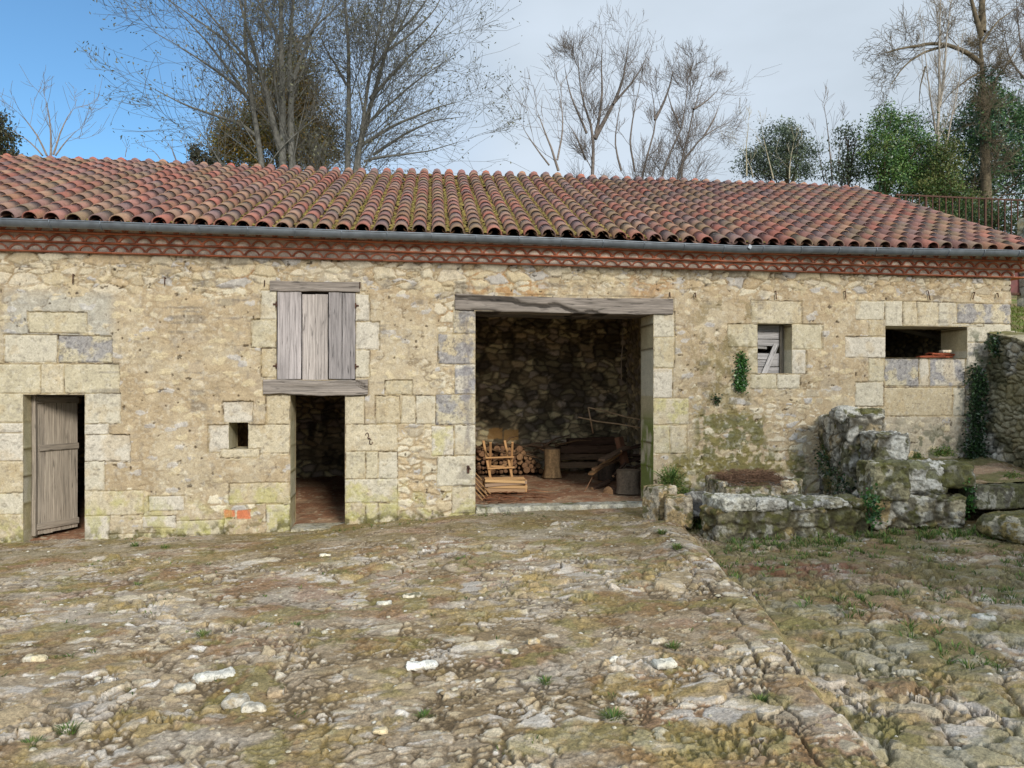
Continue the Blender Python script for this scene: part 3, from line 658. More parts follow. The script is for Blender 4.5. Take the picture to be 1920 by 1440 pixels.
mb = MB(); p = at(878, 880, D-.05); mb.box((p.x, p.y, p.z), (.035, .02, .11), None, lin((90, 56, 40)), 2); mb.tube([(p.x, p.y, p.z+.03), (p.x+.0, p.y-.05, p.z+.04), (p.x+.03, p.y-.06, p.z+.0)], .01, 6, lin((90, 56, 40))); mb.build('latch', M_RUST, barn)
# ================================================================== CORNICE (three rows of tile ends)
mb = MB(); mm = MB(); TC = [lin(c) for c in ((216, 134, 100), (204, 120, 88), (222, 146, 116), (192, 116, 90))]
rows = [(1.93, .075), (2.045, .15), (2.16, .225)]
mm_cols = lin((240, 222, 204))
for ri, (zb_, pr) in enumerate(rows):
    sp = .2135; n = int((XR-XL)/sp); yF = D-pr
    # flat course under the arcs
    x = XL
    while x < XR+pr*.6:
        w = .24; mb.box((x+w/2, (yF+.02+D+.3)/2-.025, zb_-.005+.0), (w-.003, D+.3-yF, .017), Matrix.Rotation(random.uniform(-.006, .006), 3, 'Y'), TC[random.randrange(4)]*random.uniform(.85, 1.1), 0, .003); x += w
    for i in range(n+1):
        cx = XL+(i+.5+(.5 if ri % 2 else 0))*sp+random.uniform(-.004, .004)
        if cx > XR+pr*.5: continue
        th = np.linspace(0, math.pi, 9); w2 = sp*.515; hh = .082; r0 = 1.0; zo = zb_+.006+random.uniform(0, .004); jj = random.uniform(-.008, .008)
        V = []
        for yy in (yF-.022+jj, D):
            for k_, s_ in ((1.0, 0), (.74, -.002)):
                # slightly pointed, wave-like arcs
                V += [(cx+math.cos(a)*w2*k_, yy, zo+(math.sin(a)**1.35)*hh*k_) for a in th]
        Q = []
        for k in range(8): Q += [(k, k+1, 18+k+1, 18+k), (9+k+1, 9+k, 27+k, 27+k+1), (k+1, k, 9+k, 9+k+1)]
        mb.add(V, q=Q, col=TC[random.randrange(4)]*random.uniform(.75, 1.1))
    # mortar behind and between the arcs
    nx = int((XR-XL)/.02); xg = np.linspace(XL, XR+pr*.4, nx); zg = np.linspace(zb_+.003, zb_+.107, 7)
    A, B = np.meshgrid(xg, zg); nn = fbm(A*12, B*12, 4, 60+ri)
    c = np.broadcast_to(mm_cols, A.shape+(3,))*(.75+.5*nn[..., None])
    mm.add(np.stack([A, yF+.012-nn*.014, B], -1).reshape(-1, 3), q=gridq(7, nx), col=c.reshape(-1, 3))
xg = XR
mm.box(((XL+XR)/2, D+.2, 2.09), (XR-XL, .35, .34), None, mm_cols*.7, 0)
cor = mb.build('tile_cornice', M_TILE, barn); mm.build('cornice_mortar', M_WALL, cor, True)
# ================================================================== ROOF
SPC = .2575; YE = 10.45; RUN = 5.55; SK = .05; NR = 17
def roofp(xe, s, dz=0.0):
    slope = .424+.0016*(xe+5); w = (math.sin(xe*.9)*.012+math.sin(xe*2.3+1)*.008)+.02*math.sin(s*1.1+xe*.4)*(s/RUN)
    return np.array((xe+SK*s, YE+s, 2.235+slope*s+w+dz))
TPAL = [lin(c, .78) for c in ((176, 108, 92), (178, 102, 86), (166, 114, 102), (154, 110, 104), (142, 114, 110), (178, 136, 110), (166, 130, 108), (164, 126, 110), (180, 114, 94), (150, 108, 100), (156, 126, 110), (138, 112, 110))]
tiles = MB(); chan = MB()
ncol = int((10.28+7.9)/SPC)+1
arc = np.linspace(0, math.pi, 9)
for i in range(ncol):
    xe = -7.9+i*SPC+random.uniform(-.008, .008)
    warm = random.random()
    for j in range(NR):
        s0 = j*RUN/NR; L = RUN/NR+.07
        if i == ncol-1: pass
        a = roofp(xe+random.uniform(-.005, .005), s0-(.03 if j == 0 else 0)+random.uniform(-.012, .012), .0); b = roofp(xe, s0+L, -.012)
        r0 = .102+random.uniform(-.003, .004); r1 = .091; dr = (b-a)/np.linalg.norm(b-a); side = np.array((1, 0, 0))-dr*dr[0]; side /= np.linalg.norm(side); upv = np.cross(side, dr)
        tw = random.uniform(-.03, .03); V = []
        for (P, r_) in ((a, r0), (a, r0-.014), (b, r1), (a+dr*.012, r0-.015)):
            for t_ in arc: V.append(P+side*math.cos(t_+tw)*r_*1.0+upv*(math.sin(t_+tw)*r_*.93+.012))
        Q = []
        for k in range(8): Q += [(k+1, k, 18+k, 18+k+1), (k, k+1, 9+k+1, 9+k), (9+k, 9+k+1, 27+k+1, 27+k)]
        for k in range(8): Q += [(27+k, 27+k+1, 18+k+1, 18+k)]
        idx = int(min(11, max(0, random.gauss(4.2+3*(random.random()-.5), 3.2)))); 
        if random.random() < .18: idx = random.randrange(12)
        darkr = 1-.16*max(0, min(1, (s0-2.5)/3))*(1 if xe > 3.5 else .2)
        c0 = (TPAL[idx]*.68+lin((158, 116, 102), .78)*.32)*np.array((.87, .93, .94))*random.uniform(.82, 1.12)*darkr
        V = np.array(V); n_ = fbm(V[:, 0]*9, V[:, 1]*9, 3, 8)
        cc = c0[None]*(.75+.5*n_[:, None])
        li = sst(.5, .66, fbm(V[:, 0]*4, V[:, 1]*4, 4, 14)); cc = mixc(cc, lin((128, 118, 82)), li*.45)
        tiles.add(V, q=Q, col=cc)
        # the channel tile to the right of it
        V = []
        for (s_, dz, k_) in ((s0-.03, .012, 1), (s0+L, -.016, .93)):
            P = roofp(xe+SPC/2, s_, dz)
            for t_ in np.linspace(math.pi, 2*math.pi, 7): V.append(P+side*math.cos(t_)*.088*k_+upv*(math.sin(t_)*.05+.03))
        Q = [(k, k+1, 7+k+1, 7+k) for k in range(6)]
        mossy = .75*math.exp(-((xe-.9)/3.2)**2)*(1-.5*s0/RUN)
        c1 = TPAL[random.randrange(12)]*.75
        c1 = c1*(1-.6*mossy)+lin((128, 112, 66))*.6*mossy
        chan.add(V, q=Q, col=c1)
roof = tiles.build('roof', M_TILE, barn, True)
chan.build('channel_tiles', M_TILE, roof, True)
# moss cushions growing in the channels
ms = MB(); 
icov = []; icof = []
def dome(mb, c, r, hgt, col, k=7, up=(0, 0, 1)):
    V = [c+np.array((0, 0, hgt))]; 
    for (f, z) in ((.55, .8), (.95, .3), (1.05, -.15)):
        for a in range(k):
            an = a*2*math.pi/k; rr = r*f*random.uniform(.75, 1.25); V.append(c+np.array((math.cos(an)*rr, math.sin(an)*rr, hgt*z*random.uniform(.8, 1.2))))
    T = [(0, 1+a, 1+(a+1) % k) for a in range(k)]; Q = []
    for l in range(2):
        for a in range(k): Q.append((1+l*k+a, 1+(l+1)*k+a, 1+(l+1)*k+(a+1) % k, 1+l*k+(a+1) % k))
    mb.add(V, q=Q, t=T, col=col)
MC = [lin(c) for c in ((132, 118, 62), (142, 124, 66), (118, 108, 56), (150, 132, 76), (126, 102, 60), (128, 124, 54))]
for i in range(ncol):
    xe = -7.9+i*SPC+SPC/2; dens = math.exp(-((xe-1.1)/3.0)**2)+.12
    s = 0.02
    while s < RUN-.1:
        cl = vn(np.array([xe*1.3]), np.array([s*1.1]), 5)[0]
        if random.random() < dens*(1.1-.5*s/RUN)*(.5+cl):
            P = roofp(xe+random.uniform(-.025, .025), s, .012); dome(ms, P, random.uniform(.022, .042), random.uniform(.014, .032), MC[random.randrange(5)]*random.uniform(.6, 1.2), 6)
        s += random.uniform(.03, .075)
tag(ms.build('moss', M_MOSS, roof, True), kind=None)
# deck under the tiles (front and back slopes), verge boards
dk = MB(); dc = lin((86, 66, 50))
def q4(mb, pts, col): mb.add(pts, q=[(0, 1, 2, 3)], col=col)
for (xa, xb) in [(-7.95+i*1.8, -7.95+(i+1)*1.8) for i in range(10)]:
    xb = min(xb, 10.3)
    q4(dk, [roofp(xa, .05, -.05), roofp(xb, .05, -.05), roofp(xb, RUN, -.05), roofp(xa, RUN, -.05)], dc)
    r0 = roofp(xa, RUN, -.05); r1 = roofp(xb, RUN, -.05)
    q4(dk, [r0, r1, r1+np.array((.2, 5.6, -2.4)), r0+np.array((.2, 5.6, -2.4))], dc*1.3)
dk.build('roof_deck', M_WOOD, roof)
gb = MB(); gb.add([(XR-.02, D-.0, ZT+.05), (XR-.02, 21.3, ZT+.05), (XR-.02, 16, 4.5)], t=[(0, 1, 2)], col=lin((196, 178, 136))); gb.build('gable', M_WALL, barn); gb = MB(); gb.add([(XL, D-.0, ZT+.05), (XL, 21.3, ZT+.05), (XL, 16, 4.5)], t=[(2, 1, 0)], col=lin((196, 178, 136))); gb.build('gable', M_WALL, barn)
# back slope tiles as simple ridges, so the roof reads from the side
bt = MB()
for i in range(0, ncol):
    P = roofp(-7.9+i*SPC, RUN, .0)
    bt.tube([P+np.array((0, -.12, .018)), P+np.array((.02, .18, -.03)), P+np.array((.2, 5.6, -2.36))], .08, 8, TPAL[random.randrange(12)])
bt.build('rear_tiles', M_TILE, roof, True)
# rafters seen from inside the bay
rf = MB()
for i in range(14):
    xx = -7+i*1.25; a = roofp(xx, .6, -.13); b = roofp(xx, RUN, -.13); rf.tube([a, b], .06, 6, lin((92, 76, 60)))
rf.build('rafter', M_WOOD, roof)
lf = MB(); lf.box(((XL+.55)/2, 13.8, .22), (.55-XL, 5.0, .05), None, lin((96, 80, 62)), 0); lf.build('loft_floor', M_WOOD, barn)
# gutter
GX = [-8.2, -5.3, 1.6, 4.35, 5.0, 5.25, 10.35]; GZ = [2.225, 2.215, 2.195, 2.172, 2.160, 2.176, 2.243]
gx = np.arange(-8.2, 10.36, .15); gzv = np.interp(gx, GX, GZ)+np.sin(gx*3)*.002
th = np.linspace(math.pi, 2*math.pi, 13); GR = .060
mbg = MB(); V = []; Vi = []
for x, z in zip(gx, gzv):
    V += [(x, 10.395+math.cos(a)*GR, z+math.sin(a)*GR*1.45) for a in th]
    Vi += [(x, 10.395+math.cos(a)*(GR-.004), z+math.sin(a)*(GR*1.45-.004)) for a in th]
mbg.add(V, q=gridq(len(gx), 13)); mbg.add(Vi, q=gridq(len(gx), 13, flip=True))
mbg.tube([(x, 10.395-GR, z) for x, z in zip(gx, gzv)], .009, 8)
gut = mbg.build('gutter', M_ZINC, barn, True)
x = -7.9
while x < 10.3:
    z = float(np.interp(x, GX, GZ)); m2 = MB()
    m2.tube([(x, 10.395+math.cos(a)*(GR+.004), z+math.sin(a)*(GR*1.45+.004)) for a in th]+[(x, 10.5, z+.015)], .008, 6); m2.build('gutter_bracket', M_ZINC, gut, True); x += .6
m2 = MB(); z = 2.155; m2.box((5.08, 10.33, z-.0), (.05, .03, .06), Matrix.Rotation(.5, 3, 'Y')); m2.build('gutter_joint', M_ZINC, gut)
# ================================================================== COURTYARD GROUND
na, nr = 1800, 740
aa = np.linspace(-.95, 1.55, na); yy = np.geomspace(1.6, 11.06, nr)
A, Y = np.meshgrid(aa, yy); X = A*Y
Z0 = gz(X, Y)
edge = X-np.interp(Y, EY, EX)+(fbm(X*1.3, Y*1.3, 3, 5)-.5)*.25
right = sst(-.02, .08, edge)
wx = (fbm(X*4, Y*4, 5, 101)-.5)*.22; wy = (fbm(X*4, Y*4, 5, 102)-.5)*.20
eA, rA, qA = vor2((X+wx)/.125, (Y+wy)/.10, 110, .9); eA = eA*.105; tA = vor2.lx*(rA-.5)+vor2.ly*(qA-.5)
eB, rB, qB = vor2((X+wx*1.3)/.27, (Y+wy*1.3)/.20, 120, .9); eB = eB*.22; tB = vor2.lx*(rB-.5)+vor2.ly*(qB-.5)
eC, rC, qC = vor2((X+wx*.6)/.062, (Y+wy*.6)/.05, 130, .9); eC = eC*.065; tC = vor2.lx*(rC-.5)+vor2.ly*(qC-.5)
eD, rD, qD = vor2((X+wx*.3)/.030, (Y+wy*.3)/.026, 135, .9)
zone = fbm(X*.8, Y*.8, 4, 140); n1 = fbm(X*3, Y*3, 5, 141); n2 = fbm(X*12, Y*12, 5, 142); n3 = fbm(X*42, Y*42, 3, 143); n4 = fbm(X*1.6, Y*2.2, 5, 144); n5 = fbm(X*85, Y*85, 2, 145)
pB = h2(np.floor(rB*9999), np.floor(qB*9999), 7) < .20+.45*sst(.5, .6, zone)+.3*right*sst(7.2, 5.5, Y)
pC = ~pB & (h2(np.floor(rA*9999), np.floor(qA*9999), 8) < .45)
e = np.where(pB, eB, np.where(pC, np.minimum(eC, eA), eA)); r = np.where(pB, rB, np.where(pC, rC, rA)); q = np.where(pB, qB, np.where(pC, qC, qA)); tl = np.where(pB, tB*1.6, np.where(pC, tC*.6, tA))
wob = (n2-.5)*.020
k = sst(0, 1, np.clip((e+wob*.6)/(.022+.022*right), 0, 1))
rel = .62+.22*right*sst(8.3, 6, Y)+.5*sst(.5, .62, fbm(X*.9+3, Y*.9, 4, 146))
stone = k*(.014+.018*q+tl*.05)*rel+((n2-.5)*.016+(n3-.5)*.006)*k
soil = .006+(n1-.5)*.042+(n2-.5)*.012+(n3-.5)*.006-.012*right*sst(7.6, 5, Y)+.012*sst(8.2, 10.6, Y)+.008*(1-right)
Hh = np.maximum(stone, soil); isst = sst(-.003, .003, stone-soil)
GST = [lin(c, .95) for c in ((184, 168, 136), (178, 160, 126), (168, 154, 130), (192, 180, 152), (160, 144, 112), (180, 168, 142), (158, 144, 120), (176, 156, 118))]
cst = pal(r, GST)*(.80+.30*q[..., None])*(.72+.56*n2[..., None])*(.75+.5*n3[..., None])
pale = sst(.58, .66, fbm(X*3.1, Y*4.4, 6, 150)); cst = mixc(cst, lin((204, 200, 192), .95), pale*.5)
fleck = sst(.62, .66, fbm(X*9, Y*14, 5, 151)); cst = mixc(cst, lin((224, 218, 204), .95), fleck*.45)
shard = (~pB) & (h2(np.floor(r*99991), np.floor(q*99991), 9) > .972); cst = np.where(shard[..., None], lin((226, 220, 206), .95)*(.8+.4*n2[..., None]), cst)
csoil = mixc(np.broadcast_to(lin((166, 150, 124), .95), X.shape+(3,)), lin((142, 124, 94), .95), sst(.4, .6, n4)); csoil = mixc(csoil, lin((178, 168, 150), .95), sst(.5, .62, fbm(X*1.1, Y*1.3, 4, 152))*.8)
red = sst(.60, .70, fbm(X*1.4, Y*1.7, 4, 153)); csoil = mixc(csoil, lin((156, 116, 86), .95), red*.45)
csoil = csoil*(.60+.8*n3[..., None])*(.8+.4*n5[..., None])
peb = (rD > .90)*sst(.06, .22, eD)*(1-isst); Hh = Hh+peb*.006; csoil = mixc(csoil, lin((206, 196, 172), .95), peb*.7)
col = mixc(csoil, cst, isst)
joint = sst(.016, .003, e+wob*.5)*sst(.40, .55, fbm(X*5, Y*5, 4, 154)+.12*right)
col = mixc(col, lin((84, 70, 48), .95), joint*.8); Hh = Hh-joint*.008*(1+right)
mo = fbm(X*2.3, Y*3.1, 7, 160)+.10*(qA-.5)-.06*isst*pale
mm_ = sst(.50, .60, mo); mc = mixc(np.broadcast_to(lin((146, 126, 70), .95), X.shape+(3,)), lin((136, 106, 66), .95), sst(.45, .62, n1)); mc = mixc(mc, lin((124, 116, 60), .95), sst(.5, .6, fbm(X*5, Y*5, 3, 164)))
col = mixc(col, mc*(.55+.9*n3[..., None]), mm_*.62); Hh = Hh+mm_*.008*n3
gm = sst(.48, .60, fbm(X*1.9, Y*2.4, 6, 161))*sst(7.8, 10.4, Y+.3*n1); col = mixc(col, lin((122, 110, 64), .95)*(.6+.8*n3[..., None]), gm*.5)
dm = right*sst(5.0, 6.6, Y)*sst(.30, .5, fbm(X*1.3, Y*1.3, 4, 162)); col = mixc(col, lin((118, 98, 74), .95)*(.7+.6*n2[..., None]), dm*.45)
dg = right*sst(.46, .58, fbm(X*2.1, Y*2.4, 6, 163)+.05*sst(4.5, 7, Y)); col = mixc(col, lin((104, 104, 58), .95)*(.6+.8*n3[..., None]), dg*.5)
rl = right*np.exp(-((X-4.15)/.6)**2-((Y-7.25)/.30)**2)*2; col = mixc(col, lin((112, 66, 48), .95), np.clip(rl*sst(.44, .56, n2), 0, 1)*.7)
lip = np.exp(-((edge+.16)/.17)**2)*sst(3.0, 3.4, Y); Hh = Hh*(1-.35*lip)+lip*(.008+.02*n1)

crack = sst(.035, .012, np.abs(edge+.02+(n2-.5)*.06))*sst(4.9, 4.3, Y); crack = crack*sst(.42, .55, fbm(X*2.2, Y*2.2, 4, 165)); Hh = Hh-crack*.05; col = mixc(col, lin((60, 50, 40), .95), crack*.7)
crk2 = sst(.016, .004, np.abs(edge+.28+(n1-.5)*.25))*sst(7.8, 7, Y); Hh = Hh-crk2*.02; col = mixc(col, lin((80, 62, 42), .95), crk2*.35)
col = col*np.array((.97, .93, .93)); Zg = Z0+Hh-.02
g = np_mesh('courtyard_ground', np.stack([X, Y, Zg], -1).reshape(-1, 3), gridq(nr, na), M_GROUND, None, col.reshape(-1, 3)); tag(g, kind='structure')
def ground_top(x, y):
    i = int(np.clip(np.searchsorted(yy, y), 0, nr-1)); j = int(np.clip(np.searchsorted(aa, x/y), 0, na-1)); return float(Zg[i, j])
# wide ground beyond, terrace behind and to the right of the barn
mb = MB(); mb.add([(-250, -250, -2.45), (250, -250, -2.45), (250, 250, -2.45), (-250, 250, -2.45)], q=[(0, 1, 2, 3)], col=lin((140, 122, 90)))
tag(mb.build('ground', M_GROUND), kind='structure')
def terr(X, Y): 
    z = 1.0+.205*np.clip(Y-11, -9, 10.4); z = np.where(Y < 11, 1.0+(Y-11)*.30, z)
    return z+(fbm(X*.8, Y*.8, 3, 170)-.5)*.10
def plot(name, x0, x1, y0, y1, nx, ny, fz, col, kind='structure', mat=M_GROUND):
    A, B = np.meshgrid(np.linspace(x0, x1, nx), np.linspace(y0, y1, ny)); zz = fz(A, B)
    n = fbm(A*1.5, B*1.5, 5, 171); f = fbm(A*9, B*9, 4, 172); c = mixc(np.broadcast_to(lin(col[0]), A.shape+(3,)), lin(col[1]), sst(.4, .6, n))*(.7+.6*f[..., None])
    return tag(np_mesh(name, np.stack([A, B, zz], -1).reshape(-1, 3), gridq(ny, nx), mat, None, c.reshape(-1, 3)), kind=kind)
plot('terrace_ground', 9.93, 40, 2.5, 21.6, 260, 200, terr, ((110, 122, 52), (148, 128, 92)))
plot('upper_ground', -90, 110, 21.6, 140, 200, 160, lambda x, y: 4.42+(fbm(x*.1, y*.1, 3, 3)-.5)*.3, ((96, 104, 50), (120, 104, 70)))
# bank under the fence
fb = MB(); rock_box(fb, (12.0, 21.85, 3.3), (60, .5, 2.5), None, .12, .1, .03, rock_col((150, 140, 116), .4, dark=.4), 7, stones=(.3, .2, .03))
tag(fb.build('terrace_wall', M_ROCK, None, True), 'low stone bank wall under the rusty fence beyond the barn gable', 'wall')
# ================================================================== STONEWORK IN THE YARD
WCOL = lambda **k: rock_col(**k)
# retaining wall on the right
mb = MB()
nY, nZ = 300, 170; Vv, U = np.meshgrid(np.linspace(0, 1, nZ), np.linspace(0, 1, nY)); 
Ys = 10.96-U*6.2; 
def rw_top(y): return np.interp(y, [4.5, 8, 9.4, 10.2, 10.96], [-.55, .2, .60, .80, 1.02])
zb_ = -1.75; ztp = rw_top(Ys)+(fbm(Ys*1.7, Ys*0, 4, 201)-.5)*.16; Zs = zb_+(ztp-zb_)*Vv; Xs = 9.42+.03*(Zs+1.7)*1.2+(fbm(Ys*.9, Zs*.9, 3, 200)-.5)*.14
e, r, q = vor2((Ys+(fbm(Ys*5, Zs*5, 4, 202)-.5)*.22)/.17, (Zs+(fbm(Ys*5, Zs*5, 4, 203)-.5)*.16)/.10, 204); k = sst(0, .16, e); nn = fbm(Ys*9, Zs*9, 5, 205)
c = pal(r, [lin((196, 190, 176)), lin((176, 168, 148)), lin((210, 206, 192)), lin((164, 160, 148))])*(.7+.6*nn[..., None]); c = mixc(lin((70, 64, 50))+c*0, c, .35+.65*k)
m = sst(.46, .58, fbm(Ys*2.2, Zs*1.6, 5, 206)+.14*sst(-.5, .8, Zs)); c = mixc(c, lin((122, 112, 60)), m*.6); m2_ = sst(.55, .62, fbm(Ys*5, Zs*4, 5, 207)); c = mixc(c, lin((50, 54, 34)), m2_*.6)
X_ = Xs-k*.05-q*.03-(nn-.5)*.03
P = np.stack([X_, Ys, Zs], -1); mb.add(P.reshape(-1, 3), q=gridq(nY, nZ, flip=False), col=c.reshape(-1, 3))
# its rounded top, running back into the terrace
nW = 26; T, U = np.meshgrid(np.linspace(0, 1, nW), np.linspace(0, 1, nY)); Ys2 = 10.96-U*6.2; edgeP = P[:, -1, :]
xx = edgeP[:, 0][:, None]+T*.62; zz = edgeP[:, 2][:, None]+np.sin(np.minimum(T*3, 1)*math.pi/2)*.03+(fbm(xx*8, Ys2*8, 4, 208)-.5)*.06*sst(0, .1, T)-.06*sst(.8, 1, T)
c = np.broadcast_to(lin((176, 166, 140)), xx.shape+(3,))*(.7+.6*fbm(xx*12, Ys2*12, 4, 209)[..., None]); c = mixc(c, lin((104, 100, 44)), sst(.45, .58, fbm(xx*3, Ys2*3, 4, 210))*.8)
mb.add(np.stack([xx, Ys2, zz], -1).reshape(-1, 3), q=gridq(nY, nW), col=c.reshape(-1, 3))
rw = mb.build('retaining_wall', M_ROCK, None, True); tag(rw, 'tall mossy rubble retaining wall at the right edge, beside the earth ramp', 'retaining wall')
# pier wall standing out from the barn
pw = empty('pier_wall', (6.6, 10, -1.6), 'stepped mossy rubble pier wall standing out from the barn between trough and ramp', 'wall')
R1 = Matrix.Rotation(math.radians(-11), 3, 'Z')
mb = MB(); cf = rock_col((158, 152, 138), .45, white=.35, dark=.7, seed=3)
rock_box(mb, (6.72, 10.42, -1.02), (.58, 1.15, 1.50), R1, .017, .07, .03, cf, 11, 5, (.30, .24, .03), .03)
mb.build('wall_body', M_ROCK, pw, True)
mb = MB(); rock_box(mb, (6.50, 10.2, -.28), (.36, .42, .25), R1, .013, .11, .035, rock_col((176, 172, 160), .3, dark=.4), 12, 6); rock_box(mb, (6.86, 10.22, -.27), (.40, .4, .17), R1, .013, .07, .03, rock_col((150, 142, 110), .8, dark=.5), 13, 6); mb.build('cap_stone', M_ROCK, pw, True)
mb = MB(); rock_box(mb, (6.70, 9.62, -1.08), (.50, .66, 1.18), R1, .015, .07, .035, rock_col((182, 178, 166), .3, white=.5, dark=.6, seed=5), 14, 5, (.4, .3, .025)); mb.build('middle_step', M_ROCK, pw, True)
mb = MB(); cf2 = rock_col((160, 150, 124), .62, white=.4, dark=.6, seed=9)
rock_box(mb, (6.42, 9.22, -1.12), (.5, .52, .52), R1, .014, .06, .03, rock_col((150, 142, 112), .75, dark=.6), 15, 6)
rock_box(mb, (6.96, 9.28, -1.10), (.62, .52, .46), R1, .014, .10, .05, rock_col((184, 180, 168), .4, white=.7, dark=.4), 16, 5)
rock_box(mb, (7.36, 9.22, -1.05), (.48, .56, .34), Matrix.Rotation(-.12, 3, 'Z'), .02, .06, .03, rock_col((120, 116, 100), .6, dark=.8), 17, 5)
rock_box(mb, (6.80, 9.20, -1.52), (1.28, .55, .46), R1, .014, .07, .04, cf2, 18, 5, (.5, .4, .03)); 
mb.build('front_stones', M_ROCK, pw, True)
# long low trough wall
tw = empty('trough_wall', (4.9, 9.0, -1.7), 'long low mossy stone wall with pale rough top in front of the trough', 'low wall')
R2 = Matrix.Rotation(math.radians(4.5), 3, 'Z'); mb = MB(); rock_box(mb, (4.98, 9.16, -1.66), (2.20, .46, .52), R2, .014, .06, .03, rock_col((158, 148, 116), .62, white=.3, dark=.55, seed=2), 21, 5, (.42, .24, .022)); mb.build('wall_body', M_ROCK, tw, True)
xo = 3.95; i = 0
for w, hh_, bb in ((.50, .19, (196, 190, 172)), (.44, .16, (184, 178, 164)), (.5, .14, (170, 166, 156)), (.40, .13, (158, 150, 128)), (.36, .13, (146, 134, 96))):
    mb = MB(); cx = xo+w/2; rock_box(mb, (cx, 9.10+(cx-4.0)*.078, -1.36-i*.012), (w-.005, .56, hh_), R2, .012, .055, .035, rock_col(bb, .22+.09*i, white=.45, dark=.45, seed=i), 22+i, 5); mb.build('coping_stone', M_ROCK, tw, True); xo += w; i += 1
# the trough behind it
tr = empty('stone_trough', at(1415, 900, 10.1), 'old hollowed stone trough filled with dry brown twigs behind the low wall', 'trough')
mb = MB(); p = at(1412, 905, 10.1); zt_ = -1.16; cR = rock_col((186, 170, 140), .35, white=.4, dark=.4)
for (dx, dy, sx_, sy_, lo_) in ((0, -.30, 1.12, .085, .10), (0, .32, 1.15, .09, 0), (-.53, 0, .09, .54, .04), (.53, 0, .15, .54, .02)): rock_box(mb, (p.x+dx, p.y+dy, zt_-.19-lo_), (sx_, sy_, .42), None, .013, .03, .016, cR, 31, 6)
mb.build('basin', M_ROCK, tr, True)
mb = MB(); TW = lin((128, 98, 76))
rock_box(mb, (p.x, p.y, zt_-.2), (1.0, .56, .3), None, .04, .05, .03, rock_col((104, 84, 60), .1), 32)
for i in range(1100):
    a = random.uniform(0, 6.28); L = random.uniform(.06, .18); x = p.x+random.uniform(-.50, .30); y = p.y+random.uniform(-.34, .27); z = zt_+random.uniform(-.08, .05)+.05*math.cos((x-p.x)*2.5)-.10*max(0, (p.y-.2-y)/.14)
    mb.tube([(x, y, z), (x+math.cos(a)*L*.5, y+math.sin(a)*L*.5, z+random.uniform(-.01, .03)), (x+math.cos(a)*L, y+math.sin(a)*L, z+random.uniform(-.02, .02))], .0028, 4, TW*random.uniform(.6, 1.5), False)
mb.build('dry_twigs', M_TWIG, tr, True)
p = at(1478, 912, 9.8); mb = MB(); rock_box(mb, (p.x, p.y, -1.27), (.26, .2, .2), Matrix.Rotation(.3, 3, 'Z'), .015, .07, .03, rock_col((206, 186, 150), .1, white=.5), 33); tag(mb.build('rock', M_ROCK, None, True), 'pale broken rock lying at the right end of the twig-filled trough', 'rock')
# broken blocks at the barn's right jamb
def block(name, px_, py_, Y, size, rot, base, moss, lab, cat, seed, tilt=0, z=None, dark=.4, rnd=.035):
    p = at(px_, py_, Y); mb = MB(); zc = p.z if z is None else z
    rock_box(mb, (p.x, p.y, zc), size, Matrix.Rotation(rot, 3, 'Z') @ Matrix.Rotation(tilt, 3, 'X'), .013, rnd, .022, rock_col(base, moss, dark=dark, seed=seed), seed, 6)
    return tag(mb.build(name, M_ROCK, None, True), lab, cat)
block('stone_block', 1236, 945, 9.9, (.34, .36, .52), .35, (168, 146, 108), .5, 'upright brown stone block standing against the mossy right jamb of the barn bay', 'stone block', 41)
block('stone_block', 1272, 957, 9.62, (.36, .40, .40), -.35, (186, 160, 116), .45, 'flat topped tan stone block between the upright block and the dark slab', 'stone block', 42)
block('stone_slab', 1310, 945, 9.75, (.42, .10, .36), .5, (84, 80, 76), .05, 'dark grey stone slab leaning behind the left end of the low wall', 'stone slab', 43, -.5, dark=.6)
# earth ramp with its kerb block
def ramp_z(x, y): return -1.20+(np.asarray(y)-9.2)*.11+(fbm(np.asarray(x)*1.6, np.asarray(y)*1.6, 4, 61)-.5)*.12
A, B = np.meshgrid(np.linspace(7.1, 9.50, 160), np.linspace(9.22, 10.99, 130)); zz = ramp_z(A, B); f = fbm(A*14, B*14, 4, 62); ee, rr, qq = vor2(A/.035, B/.035, 63); peb = (rr > .75)*sst(.05, .25, ee)
c = mixc(np.broadcast_to(lin((168, 142, 116)), A.shape+(3,)), lin((124, 104, 72)), sst(.48, .6, fbm(A*2, B*2, 4, 64)))*(.7+.6*f[..., None]); c = mixc(c, lin((190, 176, 152)), peb*.6); c = mixc(c, lin((96, 102, 50)), sst(.5, .62, fbm(A*3, B*3, 5, 65)+.1*sst(10, 10.9, B))*.7)
tag(np_mesh('ramp_path', np.stack([A, B, zz+peb*.008+f*.01], -1).reshape(-1, 3), gridq(130, 160), M_GROUND, None, c.reshape(-1, 3)), kind='structure')
mb = MB(); rock_box(mb, (8.56, 9.20, -1.36), (1.88, .34, .32), Matrix.Rotation(.015, 3, 'Z'), .014, .035, .02, rock_col((112, 110, 88), .75, dark=.7, gcol=(88, 90, 50)), 51, 6)
tag(mb.build('kerb_block', M_ROCK, None, True), 'long dark mossy kerb block holding the front edge of the pinkish earth ramp', 'kerb block')
block('mossy_boulder', 1918, 1010, 8.3, (.9, .7, .34), .2, (150, 132, 86), .8, 'low mossy boulder at the right edge below the earth ramp', 'boulder', 52, z=-1.62, rnd=.16)
